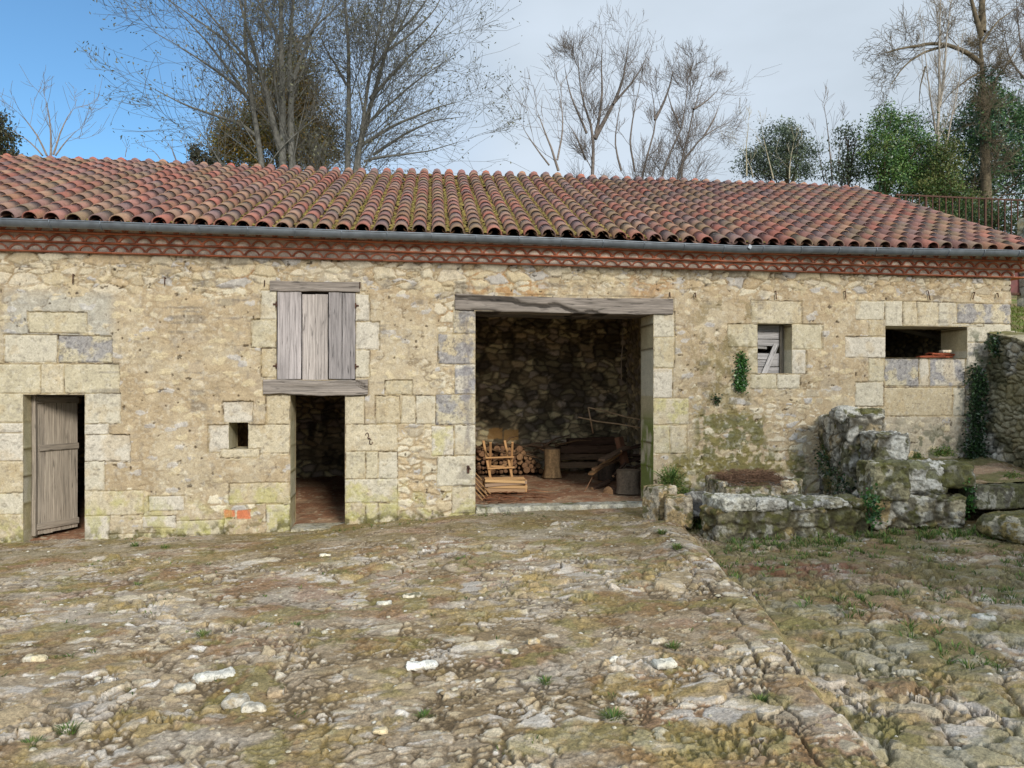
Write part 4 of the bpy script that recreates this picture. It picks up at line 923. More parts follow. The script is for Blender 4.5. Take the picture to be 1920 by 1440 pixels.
# ================================================================== LOOSE STONES IN THE YARD
def loose(px_, py_, w, d, h, base, lab, seed, rot=0):
    p = gpt(px_, py_); mb = MB(); z = ground_top(p.x, p.y)
    th = random.Random(seed); 
    rock_box(mb, (p.x, p.y, z+h*.18), (w, d, h), Matrix.Rotation(rot, 3, 'Z'), .012, h*.48, min(.018, h*.35), rock_col(base, -.3, white=.4, dark=.1, seed=seed), seed, 9)
    return tag(mb.build('loose_stone', M_ROCK, None, True), lab, 'stone')
loose(791, 1247, .20, .115, .045, (250, 244, 230), 'flat bright white oval stone lying alone in the middle of the yard', 61)
loose(403, 1270, .24, .11, .05, (214, 208, 192), 'pale angular limestone slab lying in the broken patch of the left yard', 62, .35)
loose(345, 1292, .12, .10, .05, (196, 180, 150), 'small tan stone left of the pale angular slab', 63, .6)
loose(478, 1328, .13, .09, .06, (208, 196, 172), 'pale rounded stone below the angular slab in the left yard', 64, .2)
loose(444, 1318, .14, .12, .07, (172, 156, 128), 'brown cobble standing proud beside the pale rounded stone', 65)
loose(520, 1300, .11, .09, .06, (166, 146, 118), 'brown cobble right of the broken patch in the left yard', 66)
loose(68, 1240, .14, .09, .05, (212, 196, 160), 'cream stone near the left edge of the yard', 67)
loose(956, 1222, .12, .07, .045, (206, 194, 166), 'cream stone lying right of the white oval stone', 68)
loose(1150, 1238, .09, .055, .05, (222, 216, 200), 'small upright white stone beside tan cobbles near the yard middle', 69, 1.0)
loose(1245, 1252, .14, .09, .04, (210, 204, 186), 'flat pale stone right of the small upright white stone', 70, .1)
loose(712, 1372, .09, .07, .05, (206, 188, 150), 'small tan stone at the bottom middle of the yard', 71)
loose(1000, 1208, .10, .07, .06, (200, 176, 130), 'ochre cobble left of the small green tuft in the middle yard', 72)
loose(720, 1132, .13, .07, .035, (214, 208, 190), 'flat whitish stone in the small cluster beyond the white oval', 73)
loose(772, 1120, .15, .08, .04, (216, 206, 184), 'cream flat stone right of the small whitish cluster', 74)
loose(610, 1040, .14, .09, .04, (226, 216, 190), 'pale stone in front of the narrow doorway', 75)
loose(1845, 1160, .16, .10, .05, (192, 188, 176), 'pale grey stone in the rough right part of the yard', 76)
# gravel
mb = MB()
for i in range(900):
    t = random.uniform(2.6, 10.8); u = random.uniform(-.75, .95); x, y = u*t, t
    if y > 10.85: continue
    s_ = random.uniform(.006, .018)*(1+.5*random.random()); z = ground_top(x, y); cc = [lin(c_, .75) for c_ in ((204, 194, 168), (184, 166, 132), (216, 210, 194), (160, 140, 108))][random.randrange(4)]
    dome(mb, np.array((x, y, z)), s_, s_*.55, cc, 6)
tag(mb.build('gravel', M_ROCK, None, True), kind='stuff')
# ================================================================== INSIDE THE OPEN BAY
def fz(px_, py_):  # point on the bay floor
    r = ray(px_, py_); t = (FL+.03)/r[2]; return Vector((r[0]*t, r[1]*t, FL+.03))
LOGC = [lin(c) for c in ((120, 92, 66), (104, 84, 66), (136, 106, 76))]; ENDC = [lin(c) for c in ((166, 128, 92), (148, 112, 82), (136, 102, 76))]
def log(P0, P1, r, cb, ce, mb=None):
    m = mb or MB(); P0 = Vector(P0); P1 = Vector(P1); n = 6; pts = [P0.lerp(P1, i/(n-1))+Vector((random.gauss(0, r*.06), 0, random.gauss(0, r*.06))) for i in range(n)]
    m.tube(pts, [r*random.uniform(.93, 1.07) for _ in range(n)], 12, cb, False)
    d = (P1-P0).normalized(); 
    for P, s_ in ((pts[0], -1), (pts[-1], 1)): m.tube([P-d*.002*s_, P+d*.006*s_], [r*.96, r*.86], 12, ce)
    return m
logs = []
xs0 = at(893, 880, 15.2).x; lx = xs0; row = 0; zl = FL+.03
pts_l = []
widths = []
for row in range(6):
    x = xs0+(.0 if row % 2 else .04); x1 = at(1018, 880, 15.2).x-.10*row
    while x < x1:
        r_ = random.choice([.045, .055, .065, .075, .04, .03]); pts_l.append((x+r_, zl+row*.088+r_+random.uniform(-.012, .012), r_)); x += 2*r_+.004
for (x, z, r_) in pts_l[:90]:
    yy_ = 15.25+random.uniform(-.08, .1); m = log((x, yy_, z), (x+random.uniform(-.03, .03), 16.1, z), r_, random.choice(LOGC), random.choice(ENDC))
    o = m.build('firewood_log', M_BARK, None, True); tag(o, ('thick' if r_ > .06 else 'thin' if r_ < .045 else 'middling')+' round firewood log stacked end-on against the back wall of the bay', 'log', ('thick' if r_ > .06 else 'thin' if r_ < .045 else 'middling')+' stacked firewood logs')
mb = MB()
for i in range(26):
    a = Vector((random.uniform(xs0+.5, xs0+1.9), random.uniform(15.1, 15.8), FL+random.uniform(.45, .62))); b = a+Vector((random.uniform(.25, .9)*random.choice((-1, 1)), random.uniform(-.3, .2), random.uniform(-.35, .22)))
    mid = (a+b)/2+Vector((random.uniform(-.1, .1), 0, random.uniform(-.04, .1))); mb.tube([a, mid, b], [.022, .018, .008], 6, random.choice(LOGC)*random.uniform(.6, 1.3))
br = mb.build('branch_heap', M_BARK, None, True); tag(br, 'heap of grey crooked branches thrown over the stacked firewood', 'branches')
# saw-horse
sh = empty('sawhorse', fz(935, 896), 'pale wooden saw-horse with crossed legs at the left of the bay', 'saw-horse'); o_ = fz(935, 896); SWC = lin((206, 160, 110))
def leg_between(a, b, w=.045, d=.035, name='leg', parent=sh, col=SWC, mat=M_FRESH):
    a = Vector(a); b = Vector(b); dd = b-a; R = dd.to_track_quat('Z', 'Y').to_matrix(); m = MB(); m.box((a+b)/2, (w, d, dd.length), R, col*random.uniform(.88, 1.1), 2, .003, .0006, 4); return m.build(name, mat, parent)
for sx_, lean in ((-.22, -.02), (.20, -.05)):
    bx_ = o_.x+sx_
    leg_between((bx_+.03, o_.y-.24, o_.z), (bx_-.05, o_.y+.26, o_.z+.70)); leg_between((bx_+.08, o_.y+.27, o_.z), (bx_+.03, o_.y-.25, o_.z+.70))
leg_between((o_.x-.24, o_.y-.17, o_.z+.20), (o_.x+.28, o_.y-.17, o_.z+.22), .05, .03, 'rail'); leg_between((o_.x-.27, o_.y-.09, o_.z+.40), (o_.x+.28, o_.y-.09, o_.z+.41), .06, .03, 'rail'); leg_between((o_.x-.22, o_.y+.15, o_.z+.22), (o_.x+.26, o_.y+.15, o_.z+.20), .05, .03, 'rail')
# box of split planks
cr = empty('plank_box', fz(948, 922), 'low box of pale and grey boards lying before the saw-horse', 'wooden box'); b0 = fz(948, 924)
for i, (dx, dz, L, w, h, a, cc) in enumerate(((0, .045, .70, .035, .085, .0, (176, 142, 108)), (.03, .10, .66, .035, .05, .05, (200, 160, 112)), (0, .150, .70, .035, .055, -.05, (168, 140, 114)), (-.02, .195, .66, .035, .045, .05, (214, 174, 122)))):
    m = MB(); m.box((b0.x+dx, b0.y-.02*i, b0.z+dz), (L, w, h), Matrix.Rotation(a, 3, 'Y') @ Matrix.Rotation(.06, 3, 'Z'), lin(cc), 0, .003, .001, 5); m.build('front_board', M_FRESH, cr)
m = MB(); m.box((b0.x, b0.y+.2, b0.z+.10), (.68, .03, .2), None, SWC*.8, 0); m.box((b0.x+.34, b0.y+.1, b0.z+.11), (.03, .22, .2), None, SWC*.9, 1); m.box((b0.x-.34, b0.y+.1, b0.z+.10), (.03, .22, .2), None, SWC*.8, 1); m.build('box_side', M_FRESH, cr)
m = MB()
for i in range(4): m.box((b0.x, b0.y+.04+i*.05, b0.z+.215+i*.004), (.66, .045, .018), Matrix.Rotation(random.uniform(-.04, .04), 3, 'Z'), SWC*random.uniform(.95, 1.15), 0)
m.build('lid_board', M_FRESH, cr)
for i in range(5):
    a = fz(905+i*5, 938-i*4); tag(leg_between((a.x, a.y, a.z), (a.x-.42+.02*i, a.y+.25, a.z+.48-.03*i), .03, .012, 'leaning_slat', None, SWC*.7), 'thin brown slat leaning on the left jamb inside the bay', 'slat', 'slats leaning on the left jamb')
mb = MB()
for i in range(36):
    a = fz(random.uniform(900, 1000), random.uniform(915, 944)); g_ = random.gauss(0, .45); L = random.uniform(.15, .5)
    mb.tube([(a.x, a.y, a.z+.012), (a.x+math.cos(g_)*L/2, a.y+math.sin(g_)*L/2, a.z+.03), (a.x+math.cos(g_)*L, a.y+math.sin(g_)*L, a.z+.01)], [.010, .008, .004], 5, lin((126, 84, 58))*random.uniform(.6, 1.4))
tag(mb.build('bark_litter', M_BARK, None, True), 'litter of bark strips and sticks on the bay floor by the left jamb', 'bark litter', kind='stuff')
def stump(px_, py_, r, h, lab, colb, flare=1.15, seed=1, loc=None):
    p = loc or fz(px_, py_); m = MB(); n = 14; K = 28; random.seed(seed)
    V = []; 
    for j in range(n):
        for k in range(K):
            a = k*2*math.pi/K; rr = r*(flare-(flare-1)*min(1, j/4))*(1+.05*math.sin(3*a+seed)+.03*math.sin(7*a+seed*2+.3*j)+random.uniform(-.015, .015)); V.append((p.x+math.cos(a)*rr, p.y+math.sin(a)*rr, p.z-.02+h*j/(n-1)))
    i = np.arange(n*K).reshape(n, K); j_ = np.roll(i, -1, 1); q = np.stack([i[:-1], j_[:-1], j_[1:], i[1:]], -1).reshape(-1, 4)
    V = np.array(V); nn = fbm(np.arctan2(V[:, 1]-p.y, V[:, 0]-p.x)*9, V[:, 2]*4, 4, seed)
    m.add(V, q=q, col=np.array(colb)[None]*(.5+1.0*nn[:, None])); body = m
    st = body.build('tree_stump', M_BARK, None, True); tag(st, lab, 'stump')
    m = MB(); top = V[-K:]; c0 = top.mean(0)+(0, 0, .004); m.add(np.concatenate([top+(0, 0, .004), c0[None]]), t=[(k, (k+1) % K, K) for k in range(K)], col=lin((150, 128, 104))); m.build('cut_top', M_FRESH, st)
    return st
stump(1035, 893, .155, .56, 'tall upright tree stump standing in the middle of the bay floor', lin((150, 122, 88)), 1.25, 3)
stump(1178, 922, .19, .38, 'thick dark chopping stump with pale lichen at the right of the bay', lin((110, 96, 80)), 1.12, 4)
stump(1138, 898, .17, .40, 'dark short stump half hidden behind the chopping stump', lin((84, 70, 58)), 1.0, 5)
random.seed(99)
# stacked old beams at the back
for i, (a, b, y_, hh_, cc) in enumerate(((1046, 1150, 872, .12, (150, 124, 98)), (1048, 1160, 857, .12, (128, 104, 82)), (1050, 1172, 842, .16, (112, 86, 68)), (1064, 1150, 828, .15, (98, 74, 60)))):
    p0 = at(a, y_, 15.4+.05*i); p1 = at(b, y_, 15.4+.05*i); mb = MB(); mb.box(((p0.x+p1.x)/2, p0.y, p0.z), (p1.x-p0.x, .2, hh_), Matrix.Rotation(random.uniform(-.02, .02), 3, 'Y'), lin(cc), 0, .01, .006, 10)
    tag(mb.build('old_beam', M_WOOD, None), ['lowest pale beam of the stack at the back of the bay', 'second beam from the bottom of the stack at the back', 'third dark brown beam of the stack at the back', 'topmost and shortest dark beam of the stack at the back'][i], 'beam')
def stick(pts, r, col, lab, cat, name, Y, mat=M_WOOD, flat=False):
    P = [at(a, b, Y+(c if True else 0)) for a, b, c in pts]; m = MB(); m.tube(P, r, 6, col); return tag(m.build(name, mat, None, True), lab, cat)
stick([(1103, 764, 0), (1108, 790, 0), (1112, 812, .1)], .014, lin((225, 190, 150)), 'short upright stick crossing the two long sticks in the bay', 'stick', 'stick', 14.0)
stick([(1103, 764, 0), (1140, 772, 0), (1168, 780, -.2), (1200, 787, -.3)], .014, lin((225, 190, 150)), 'upper long thin stick reaching out of the right heap', 'stick', 'stick', 14.0)
stick([(1084, 782, 0), (1120, 790, 0), (1160, 795, -.2), (1200, 802, -.3)], .013, lin((225, 190, 150)), 'lower long thin stick reaching out of the right heap', 'stick', 'stick', 13.9)
stick([(1120, 781, 0), (1140, 776, 0), (1150, 777, 0)], .007, lin((150, 120, 92)), 'short twig between the two long sticks in the bay', 'stick', 'stick', 13.8)
stick([(1168, 616, 0), (1167, 650, 0), (1165, 680, 0), (1165, 711, 0)], .008, lin((225, 205, 180)), 'frayed string hanging from the dark loft of the bay', 'string', 'hanging_string', 13.5)
stick([(1082, 942, 0), (1100, 915, .0), (1110, 895, .1)], .008, lin((150, 110, 80)), 'thin stick propped on the floor under the slanting board', 'stick', 'stick', 12.6)
stick([(990, 921, 0), (1020, 922, 0), (1047, 922, .0)], .008, lin((180, 140, 104)), 'thin straight stick lying on the bay floor right of the board box', 'stick', 'stick', 12.35)
for i, (a, b, c_, d_, w, cc, lab) in enumerate(((1107, 889, 1163, 848, .10, (196, 150, 104), 'pale split board slanting up to the right over the heap'), (1128, 863, 1175, 838, .13, (132, 106, 84), 'broad grey board slanting behind the pale split board'), (1112, 880, 1160, 862, .06, (150, 114, 82), 'narrow brown board slanting below the pale split board'))):
    tag(leg_between(at(a, b, 13.0-.1*i), at(c_, d_, 13.5), w, .04, 'slanting_board', None, lin(cc)), lab, 'board')
p0, p1 = at(1160, 820, 13.6), at(1172, 870, 13.5); tag(leg_between(p1, p0, .16, .1, 'split_wood', None, lin((136, 96, 72))), 'reddish split wood chunk upright on the right heap', 'split wood')
for i, (a, b, c_, d_, r_, lab) in enumerate(((1110, 918, 1142, 903, .045, 'brown log lying in front of the dark short stump'), (1164, 917, 1192, 909, .03, 'pale slim log against the chopping stump near the jamb'), (1174, 938, 1192, 922, .075, 'broken log end lying by the right jamb of the bay'), (1140, 925, 1180, 930, .12, 'thick low log lying before the chopping stump'), (1150, 893, 1172, 868, .025, 'slim dark branch leaning between the stumps'), (1168, 912, 1195, 890, .022, 'slim dark branch leaning over the chopping stump'), (1165, 846, 1195, 838, .02, 'slim branch on top of the right heap'))):
    Y_ = 12.3 if i in (2, 3, 1) else 12.9; m = log(at(a, b, Y_), at(c_, d_, Y_+.3), r_, lin((96, 72, 56))*random.uniform(.8, 1.3), lin((176, 136, 98))); tag(m.build('log', M_BARK, None, True), lab, 'log')
for i in range(8):
    mb = MB(); a = at(random.uniform(1150, 1190), random.uniform(840, 880), 13.6+.1*i); b = a+Vector((random.uniform(.5, .9), random.uniform(-.2, .5), random.uniform(-.25, .3))); mb.tube([a, (a+b)/2+Vector((0, 0, .05)), b], [.03, .026, .018], 7, lin((84, 66, 54))*random.uniform(.7, 1.3)); tag(mb.build('branch', M_BARK, None, True), 'dark crooked branch in the tangle at the right of the bay', 'branch', 'branches of the tangle right of the bay')
#PART3
# ================================================================== TREES
def ring_tubes(branches, kmap):
    """branches: list of (pts (n,3), radii (n), level, colour) -> arrays for one mesh"""
    V = []; Q = []; Cc = []; n0 = 0
    for P, r, k, c in branches:
        n = len(P); T = np.empty_like(P); T[1:-1] = P[2:]-P[:-2]; T[0] = P[1]-P[0]; T[-1] = P[-1]-P[-2]; T /= np.sqrt((T*T).sum(1))[:, None]+1e-9
        ref = np.array((0, 1., .2)) if abs(T[0, 1]) < .8 else np.array((1., 0, .2))
        A = np.cross(T, ref); A /= np.sqrt((A*A).sum(1))[:, None]+1e-9; B = np.cross(T, A)
        th = np.arange(k)*2*math.pi/k; ca = np.cos(th)[None, :, None]; sa = np.sin(th)[None, :, None]
        v = P[:, None]+r[:, None, None]*(ca*A[:, None]+sa*B[:, None]); V.append(v.reshape(-1, 3))
        i = (np.arange(n*k)+n0).reshape(n, k); j = np.concatenate([i[:, 1:], i[:, :1]], 1); Q.append(np.stack([i[:-1], j[:-1], j[1:], i[1:]], -1).reshape(-1, 4))
        Cc.append(np.broadcast_to(c, (n*k, 3))); n0 += n*k
    return np.concatenate(V), np.concatenate(Q), np.concatenate(Cc)
def nrm(v): return v/(math.sqrt(float((v*v).sum()))+1e-9)
def grow(rg, P0, d, L, r, lvl, maxl, out, ends, col, up=.12, spread=(30, 55), kids=(5, 7), wig=.16, ratio=(.35, .6), minr=.005):
    n = 6 if lvl < 2 else 4; pts = [P0]; dd = d.copy(); st = L/(n-1)
    for i in range(n-1):
        dd = nrm(dd+rg.normal(0, wig, 3)+np.array((0, 0, up))); pts.append(pts[-1]+dd*st)
    pts = np.array(pts); rr = np.linspace(r, max(r*.35, minr*.7), n); out.append((pts, rr, 5 if r > .04 else (4 if r > .018 else 3), col*rg.uniform(.8, 1.2)))
    if lvl >= maxl: ends.append(pts[-1]); ends.append(pts[-2]); return
    spawn(rg, pts, rr, L, lvl, maxl, out, ends, col, up, spread, kids, wig, ratio, minr)
def spawn(rg, pts, rr, L, lvl, maxl, out, ends, col, up, spread, kids, wig, ratio, minr, t0=.18, flat=0):
    nk = int(rg.integers(kids[0], kids[1]+1)); n = len(pts)
    for kk in range(nk):
        t = t0+(1-t0)*(kk+rg.random())/nk; f = t*(n-1); i = min(int(f), n-2); w = f-i
        p = pts[i]*(1-w)+pts[i+1]*w; T = nrm(pts[i+1]-pts[i]); r_ = rr[i]*(1-w)+rr[i+1]*w
        a = math.radians(rg.uniform(*spread)); ax = nrm(np.cross(T, rg.normal(0, 1, 3))); 
        d = T*math.cos(a)+ax*math.sin(a)
        grow(rg, p, nrm(d), L*rg.uniform(*ratio)*(1.15-.5*t), max(min(r_*.5, .03), minr), lvl+1, maxl, out, ends, col, up, spread, kids, wig, ratio, minr)
def leafquads(P, size, rg, col, asp=.5, var=.25, hang=0.0):
    n = len(P); a = rg.normal(0, 1, (n, 3)); a[:, 2] -= hang; a /= np.linalg.norm(a, axis=1)[:, None]; b = np.cross(a, rg.normal(0, 1, (n, 3))); b /= np.linalg.norm(b, axis=1)[:, None]
    s = size*rg.uniform(.6, 1.3, n)[:, None]; a = a*s; b = b*s*asp
    V = np.stack([P-a, P+b, P+a, P-b], 1).reshape(-1, 3); q = np.arange(4*n).reshape(n, 4)
    c = np.broadcast_to(col, (n, 3))*rg.uniform(1-var, 1+var, n)[:, None]; return V, q, np.repeat(c, 4, 0)
def bare_tree(lab, Y, limbs, col, seed, maxl=3, kids=(5, 7), L1=3.0, minr=.008, base=None, buds=0, budcol=None, up=.10, spread=(28, 55), name='bare_tree', wig=.14, rmul=.85, kid0=8, ratio=(.38, .62), group=None, t0=.12):
    rg = np.random.default_rng(seed); P0 = at(*limbs[0][3][0], Y); g0 = 4.4
    root = empty(name, (P0.x, Y, g0), lab, 'tree', group)
    big = []; tw = []; ends = []
    for li, (a) in enumerate(limbs):
        if isinstance(a[0], (int, float)): r0, r1, dep, pts = a
        else: r0, r1, dep, pts = .12, .04, 0, a
        W = [np.array(at(p[0], p[1], Y+dep*(i/(len(pts)-1)))) for i, p in enumerate(pts)]
        if r0 > .1*rmul and base is not False and li < 3 and pts[0][1] > 280: W = [np.array((W[0][0], Y, g0))]+W
        # resample with small wander
        seg = []; 
        for i in range(len(W)-1):
            m = max(2, int(np.linalg.norm(W[i+1]-W[i])/.35))
            for k in range(m): seg.append(W[i]+(W[i+1]-W[i])*k/m)
        seg.append(W[-1]); seg = np.array(seg); n = len(seg)
        # smooth the corners and add wander
        for _ in range(3): seg[1:-1] = (seg[:-2]+2*seg[1:-1]+seg[2:])/4
        wn = rg.normal(0, .035, seg.shape); wn[0] = 0; seg = seg+np.cumsum(wn, 0)*.35
        rr = r0*rmul*(1-np.linspace(0, 1, n))**.85+.25*r1*rmul; big.append((seg, rr, 8, col*1.0))
        Ltot = np.linalg.norm(np.diff(seg, axis=0), axis=1).sum()
        nk = max(2, int(kid0*.5*Ltot/3)); 
        spawn(rg, seg, rr*.6, L1, 0, maxl, tw, ends, col, up, spread, (nk, nk+1), wig, (.5, 1.05), minr, t0)
        for _ in range(2): grow(rg, seg[-1], nrm(nrm(seg[-1]-seg[-3])+rg.normal(0, .3, 3)), L1*.55, max(rr[-1]*.8, minr), 1, maxl, tw, ends, col, up, spread, kids, wig, ratio, minr)
    V, Q, Cc = ring_tubes(big, None); np_mesh('trunk', V, Q, M_BARKT, root, Cc)
    V, Q, Cc = ring_tubes(tw, None); cr = np_mesh('twigs', V, Q, M_TWIG, root, Cc)
    if buds:
        E = np.array(ends)[::2]; E = np.repeat(E, buds, 0)+rg.normal(0, .09, (len(E)*buds, 3)); V, Q, Cc = leafquads(E, .05, rg, budcol, .4); np_mesh('buds', V, Q, M_LEAF, root, Cc, smooth=False)
    print(lab[:30], len(tw), len(ends)); return root
def crown(lab, name, Y, blobs, cols, nclump, nleaf, size, seed, sig=.22, trunk=None, asp=.5, hang=0, mat=None, group=None, cat='tree', g0=4.4, shell=.55, branches=26):
    """blobs: (px, py, rx_m, rz_m, ry_m, dY, weight)"""
    rg = np.random.default_rng(seed); c0 = at(blobs[0][0], blobs[0][1], Y); root = empty(name, (c0.x, Y, g0), lab, cat, group)
    wts = np.array([b[6] if len(b) > 6 else b[2]*b[3] for b in blobs], float); wts /= wts.sum()
    CP_ = []; CC = []
    for i in range(nclump):
        b = blobs[rg.choice(len(blobs), p=wts)]; c = np.array(at(b[0], b[1], Y+b[5])); d = nrm(rg.normal(0, 1, 3)); rad = shell+(1-shell)*rg.random()
        rad *= 1+.20*math.sin(d[0]*5+b[0])+.12*rg.normal()
        CP_.append(c+d*np.array((b[2], b[4], b[3]))*rad); CC.append(np.array(cols[rg.integers(len(cols))])*rg.uniform(.65, 1.35))
    CP_ = np.array(CP_); CC = np.array(CC); cl = sig*rg.uniform(.6, 1.4, nclump)
    P = np.repeat(CP_, nleaf, 0)+rg.normal(0, 1, (nclump*nleaf, 3))*np.repeat(cl, nleaf)[:, None]*np.array((1, 1, .8))
    V, Q, Cc = leafquads(P, size, rg, np.repeat(CC, nleaf, 0), asp, .25, hang)
    np_mesh('crown', V, Q, mat or M_LEAF, root, Cc, smooth=False)
    tb = []; 
    top = max(blobs, key=lambda b: -b[1]); pt = np.array(at(top[0], top[1], Y)); b_ = np.array((c0.x, Y, g0))
    n = 10; tr = np.array([b_+(pt-b_)*k/(n-1)+rg.normal(0, .05, 3)*(k > 0) for k in range(n)]); tb.append((tr, np.linspace(trunk or .14, .03, n), 7, lin((84, 72, 56))))
    for i in range(branches):
        k = rg.integers(2, n-1); e = CP_[rg.integers(len(CP_))]; s_ = tr[k]; m_ = (s_+e)/2+rg.normal(0, .12, 3); tb.append((np.array([s_, m_, e]), np.array([.035, .022, .008]), 4, lin((84, 72, 56))))
    V, Q, Cc = ring_tubes(tb, None); np_mesh('trunk', V, Q, M_BARKT, root, Cc); return root
M_BARKT = stone_mat('tree_bark', rough=.95, fine=9, bump=.5, var=(.5, 1.35), bd=.02)
GB = lin((112, 110, 102)); GD = lin((122, 112, 104)); GP = lin((140, 128, 118))
BUD = lin((112, 110, 82))
# left multi-stemmed tree
bare_tree('tall budding tree with many pale stems rising in front of the brown evergreen', 24, [
 (.15, .09, 0, [(530, 302), (530, 200), (528, 110), (524, 0), (520, -110)]), (.14, .08, .4, [(550, 302), (547, 200), (547, 95), (557, 0), (566, -120)]),
 (.12, .06, -.3, [(488, 302), (478, 240), (466, 175), (455, 73), (453, -80)]), (.11, .05, -.4, [(528, 292), (510, 220), (492, 146), (459, 36), (430, -70)]),
 (.07, .02, -.8, [(487, 262), (460, 236), (422, 222), (378, 211), (331, 190), (276, 157)]), (.06, .02, -.6, [(472, 190), (440, 155), (404, 135), (349, 98), (295, 66)]),
 (.06, .03, .4, [(490, 140), (450, 100), (419, 55), (378, 11), (345, -30)]), (.07, .03, .6, [(550, 150), (566, 110), (579, 73), (605, 18), (622, -50)]),
 (.07, .03, .3, [(530, 110), (515, 50), (495, 20), (473, -10), (450, -70)]), (.06, .02, .6, [(480, 210), (450, 160), (420, 120), (370, 60), (310, 0)]),
 (.05, .02, -.6, [(485, 150), (430, 80), (360, 30), (290, -20)]), (.05, .02, .6, [(556, 90), (590, 50), (640, 10), (660, -40)])],
 GB, 101, 3, (3, 4), 2.9, .0062, buds=2, budcol=BUD, kid0=6, up=.09)
bare_tree('tall budding tree with grey forked trunks and wide crown right of the evergreen', 25, [
 (.13, .06, 0, [(648, 304), (650, 240), (653, 170), (657, 73), (650, 0), (645, -100)]), (.13, .06, .4, [(662, 304), (680, 240), (696, 182), (715, 110), (730, 60), (748, 0), (762, -90)]),
 (.11, .05, -.4, [(674, 304), (684, 220), (694, 139), (712, 66), (735, -50)]), (.07, .02, -.6, [(678, 272), (712, 248), (750, 230), (805, 205), (872, 186)]),
 (.07, .02, .6, [(694, 185), (720, 150), (750, 120), (805, 66), (845, 8)]), (.06, .02, .8, [(700, 290), (735, 262), (769, 241), (820, 220), (870, 215)]),
 (.05, .015, -.6, [(682, 303), (715, 292), (750, 291), (805, 284), (882, 262)]), (.05, .02, -.3, [(650, 160), (630, 120), (612, 91), (586, 40)]),
 (.06, .02, .3, [(728, 80), (755, 50), (787, 22), (822, -50)]), (.05, .02, -.8, [(700, 130), (740, 70), (780, 0), (790, -60)]), (.05, .02, .9, [(690, 230), (750, 175), (810, 130), (865, 95)]), (.05, .015, .2, [(720, 100), (770, 70), (820, 20), (840, -40)])],
 GB*.92, 102, 3, (3, 4), 2.9, .0062, buds=2, budcol=BUD*.85, kid0=6, up=.09)
crown('brown-green bushy evergreen behind the many pale stems', 'evergreen_tree', 27, [(548, 140, .8, 1.2, .7, 0, 1.6), (540, 175, 1.1, 1.0, .9, 0, 1.6), (530, 215, 1.5, 1.3, 1.2, 0, 2.4), (455, 255, 1.15, 1.1, 1, .2), (585, 255, 1.0, 1.4, 1.0, 0), (510, 280, 2.0, 1.1, 1.2, 0), (600, 290, .7, 1, .7, 0), (425, 285, .6, .8, .6, 0)],
 [lin((176, 148, 74)), lin((140, 132, 78)), lin((160, 130, 68)), lin((120, 122, 78)), lin((186, 154, 78))], 1000, 46, .055, 201, .20, .16, .4, .5)
crown('small dark shrub top peeping over the ridge left of the evergreen', 'shrub', 25, [(375, 296, .28, .42, .3, 0), (405, 300, .2, .25, .2, 0)], [lin((70, 76, 62)), lin((86, 84, 64))], 34, 40, .05, 202, .10, .04, cat='shrub')
crown('dark conifer top cut by the left edge of the view', 'conifer', 27, [(-8, 255, .35, .9, .4, 0), (-14, 285, .8, .6, .6, 0)], [lin((64, 70, 48)), lin((88, 80, 52))], 90, 50, .05, 203, .14, .08)
bare_tree('small far bare tree with thin upright stems at the far left above the ridge', 36, [
 (.06, .02, 0, [(95, 296), (98, 250), (90, 200), (84, 178)]), (.05, .015, .3, [(100, 290), (112, 250), (124, 215), (140, 200)]), (.05, .015, -.3, [(88, 292), (70, 250), (45, 222), (30, 210)]), (.04, .015, .2, [(80, 292), (60, 265), (30, 245), (5, 232)]), (.04, .015, .2, [(104, 292), (125, 262), (150, 240)])],
 GP, 103, 2, (4, 6), 2.0, .009, kid0=7, up=.14)
bare_tree('few thin budding shoots just over the ridge at the left of the shrub', 24, [
 (.02, .008, 0, [(330, 300), (322, 280), (310, 262)]), (.015, .006, 0, [(300, 298), (290, 280), (270, 274)]), (.012, .006, 0, [(235, 294), (238, 272)]), (.012, .006, 0, [(352, 300), (350, 270), (342, 258)])], GP, 104, 1, (3, 4), .5, .006, kid0=12, buds=2, budcol=BUD, base=False, name='shoots')
bare_tree('tall bare tree with forked dark limbs behind the middle of the ridge', 30, [
 (.14, .05, 0, [(1112, 320), (1117, 250), (1103, 215), (1090, 180), (1085, 108)]), (.11, .03, .3, [(1115, 260), (1138, 215), (1158, 180), (1172, 140), (1180, 80)]), (.08, .02, -.3, [(1117, 250), (1132, 175), (1128, 120), (1130, 78)]), (.06, .02, .5, [(1150, 195), (1190, 150), (1215, 100)]), (.06, .02, .5, [(1100, 250), (1078, 200), (1064, 150), (1060, 118)]), (.05, .02, 0, [(1098, 300), (1085, 260), (1060, 225)])],
 GD, 105, 3, (3, 5), 1.9, .0056, kid0=7, up=.10, spread=(24, 52))
bare_tree('thin leaning bare tree at the left of the middle group', 29, [
 (.06, .02, 0, [(1047, 320), (1035, 275), (1015, 235), (1005, 200)]), (.045, .015, .3, [(1045, 300), (1055, 240), (1052, 190), (1045, 160)]), (.04, .015, -.3, [(1030, 310), (1000, 270), (975, 225)])], GP, 106, 2, (4, 6), 2.2, .009, kid0=7, up=.10)
bare_tree('bare tree with a slanting trunk between the two larger middle trees', 29.5, [
 (.10, .035, 0, [(1200, 322), (1216, 270), (1230, 225), (1222, 185), (1215, 150)]), (.07, .02, .3, [(1228, 225), (1250, 190), (1262, 150), (1265, 120)]), (.05, .02, -.4, [(1190, 322), (1180, 260), (1195, 190), (1205, 130)]), (.05, .015, 0, [(1165, 320), (1150, 270), (1160, 210), (1170, 170)])], GD, 107, 3, (4, 5), 1.5, .0058, kid0=6, up=.13, spread=(22, 45))
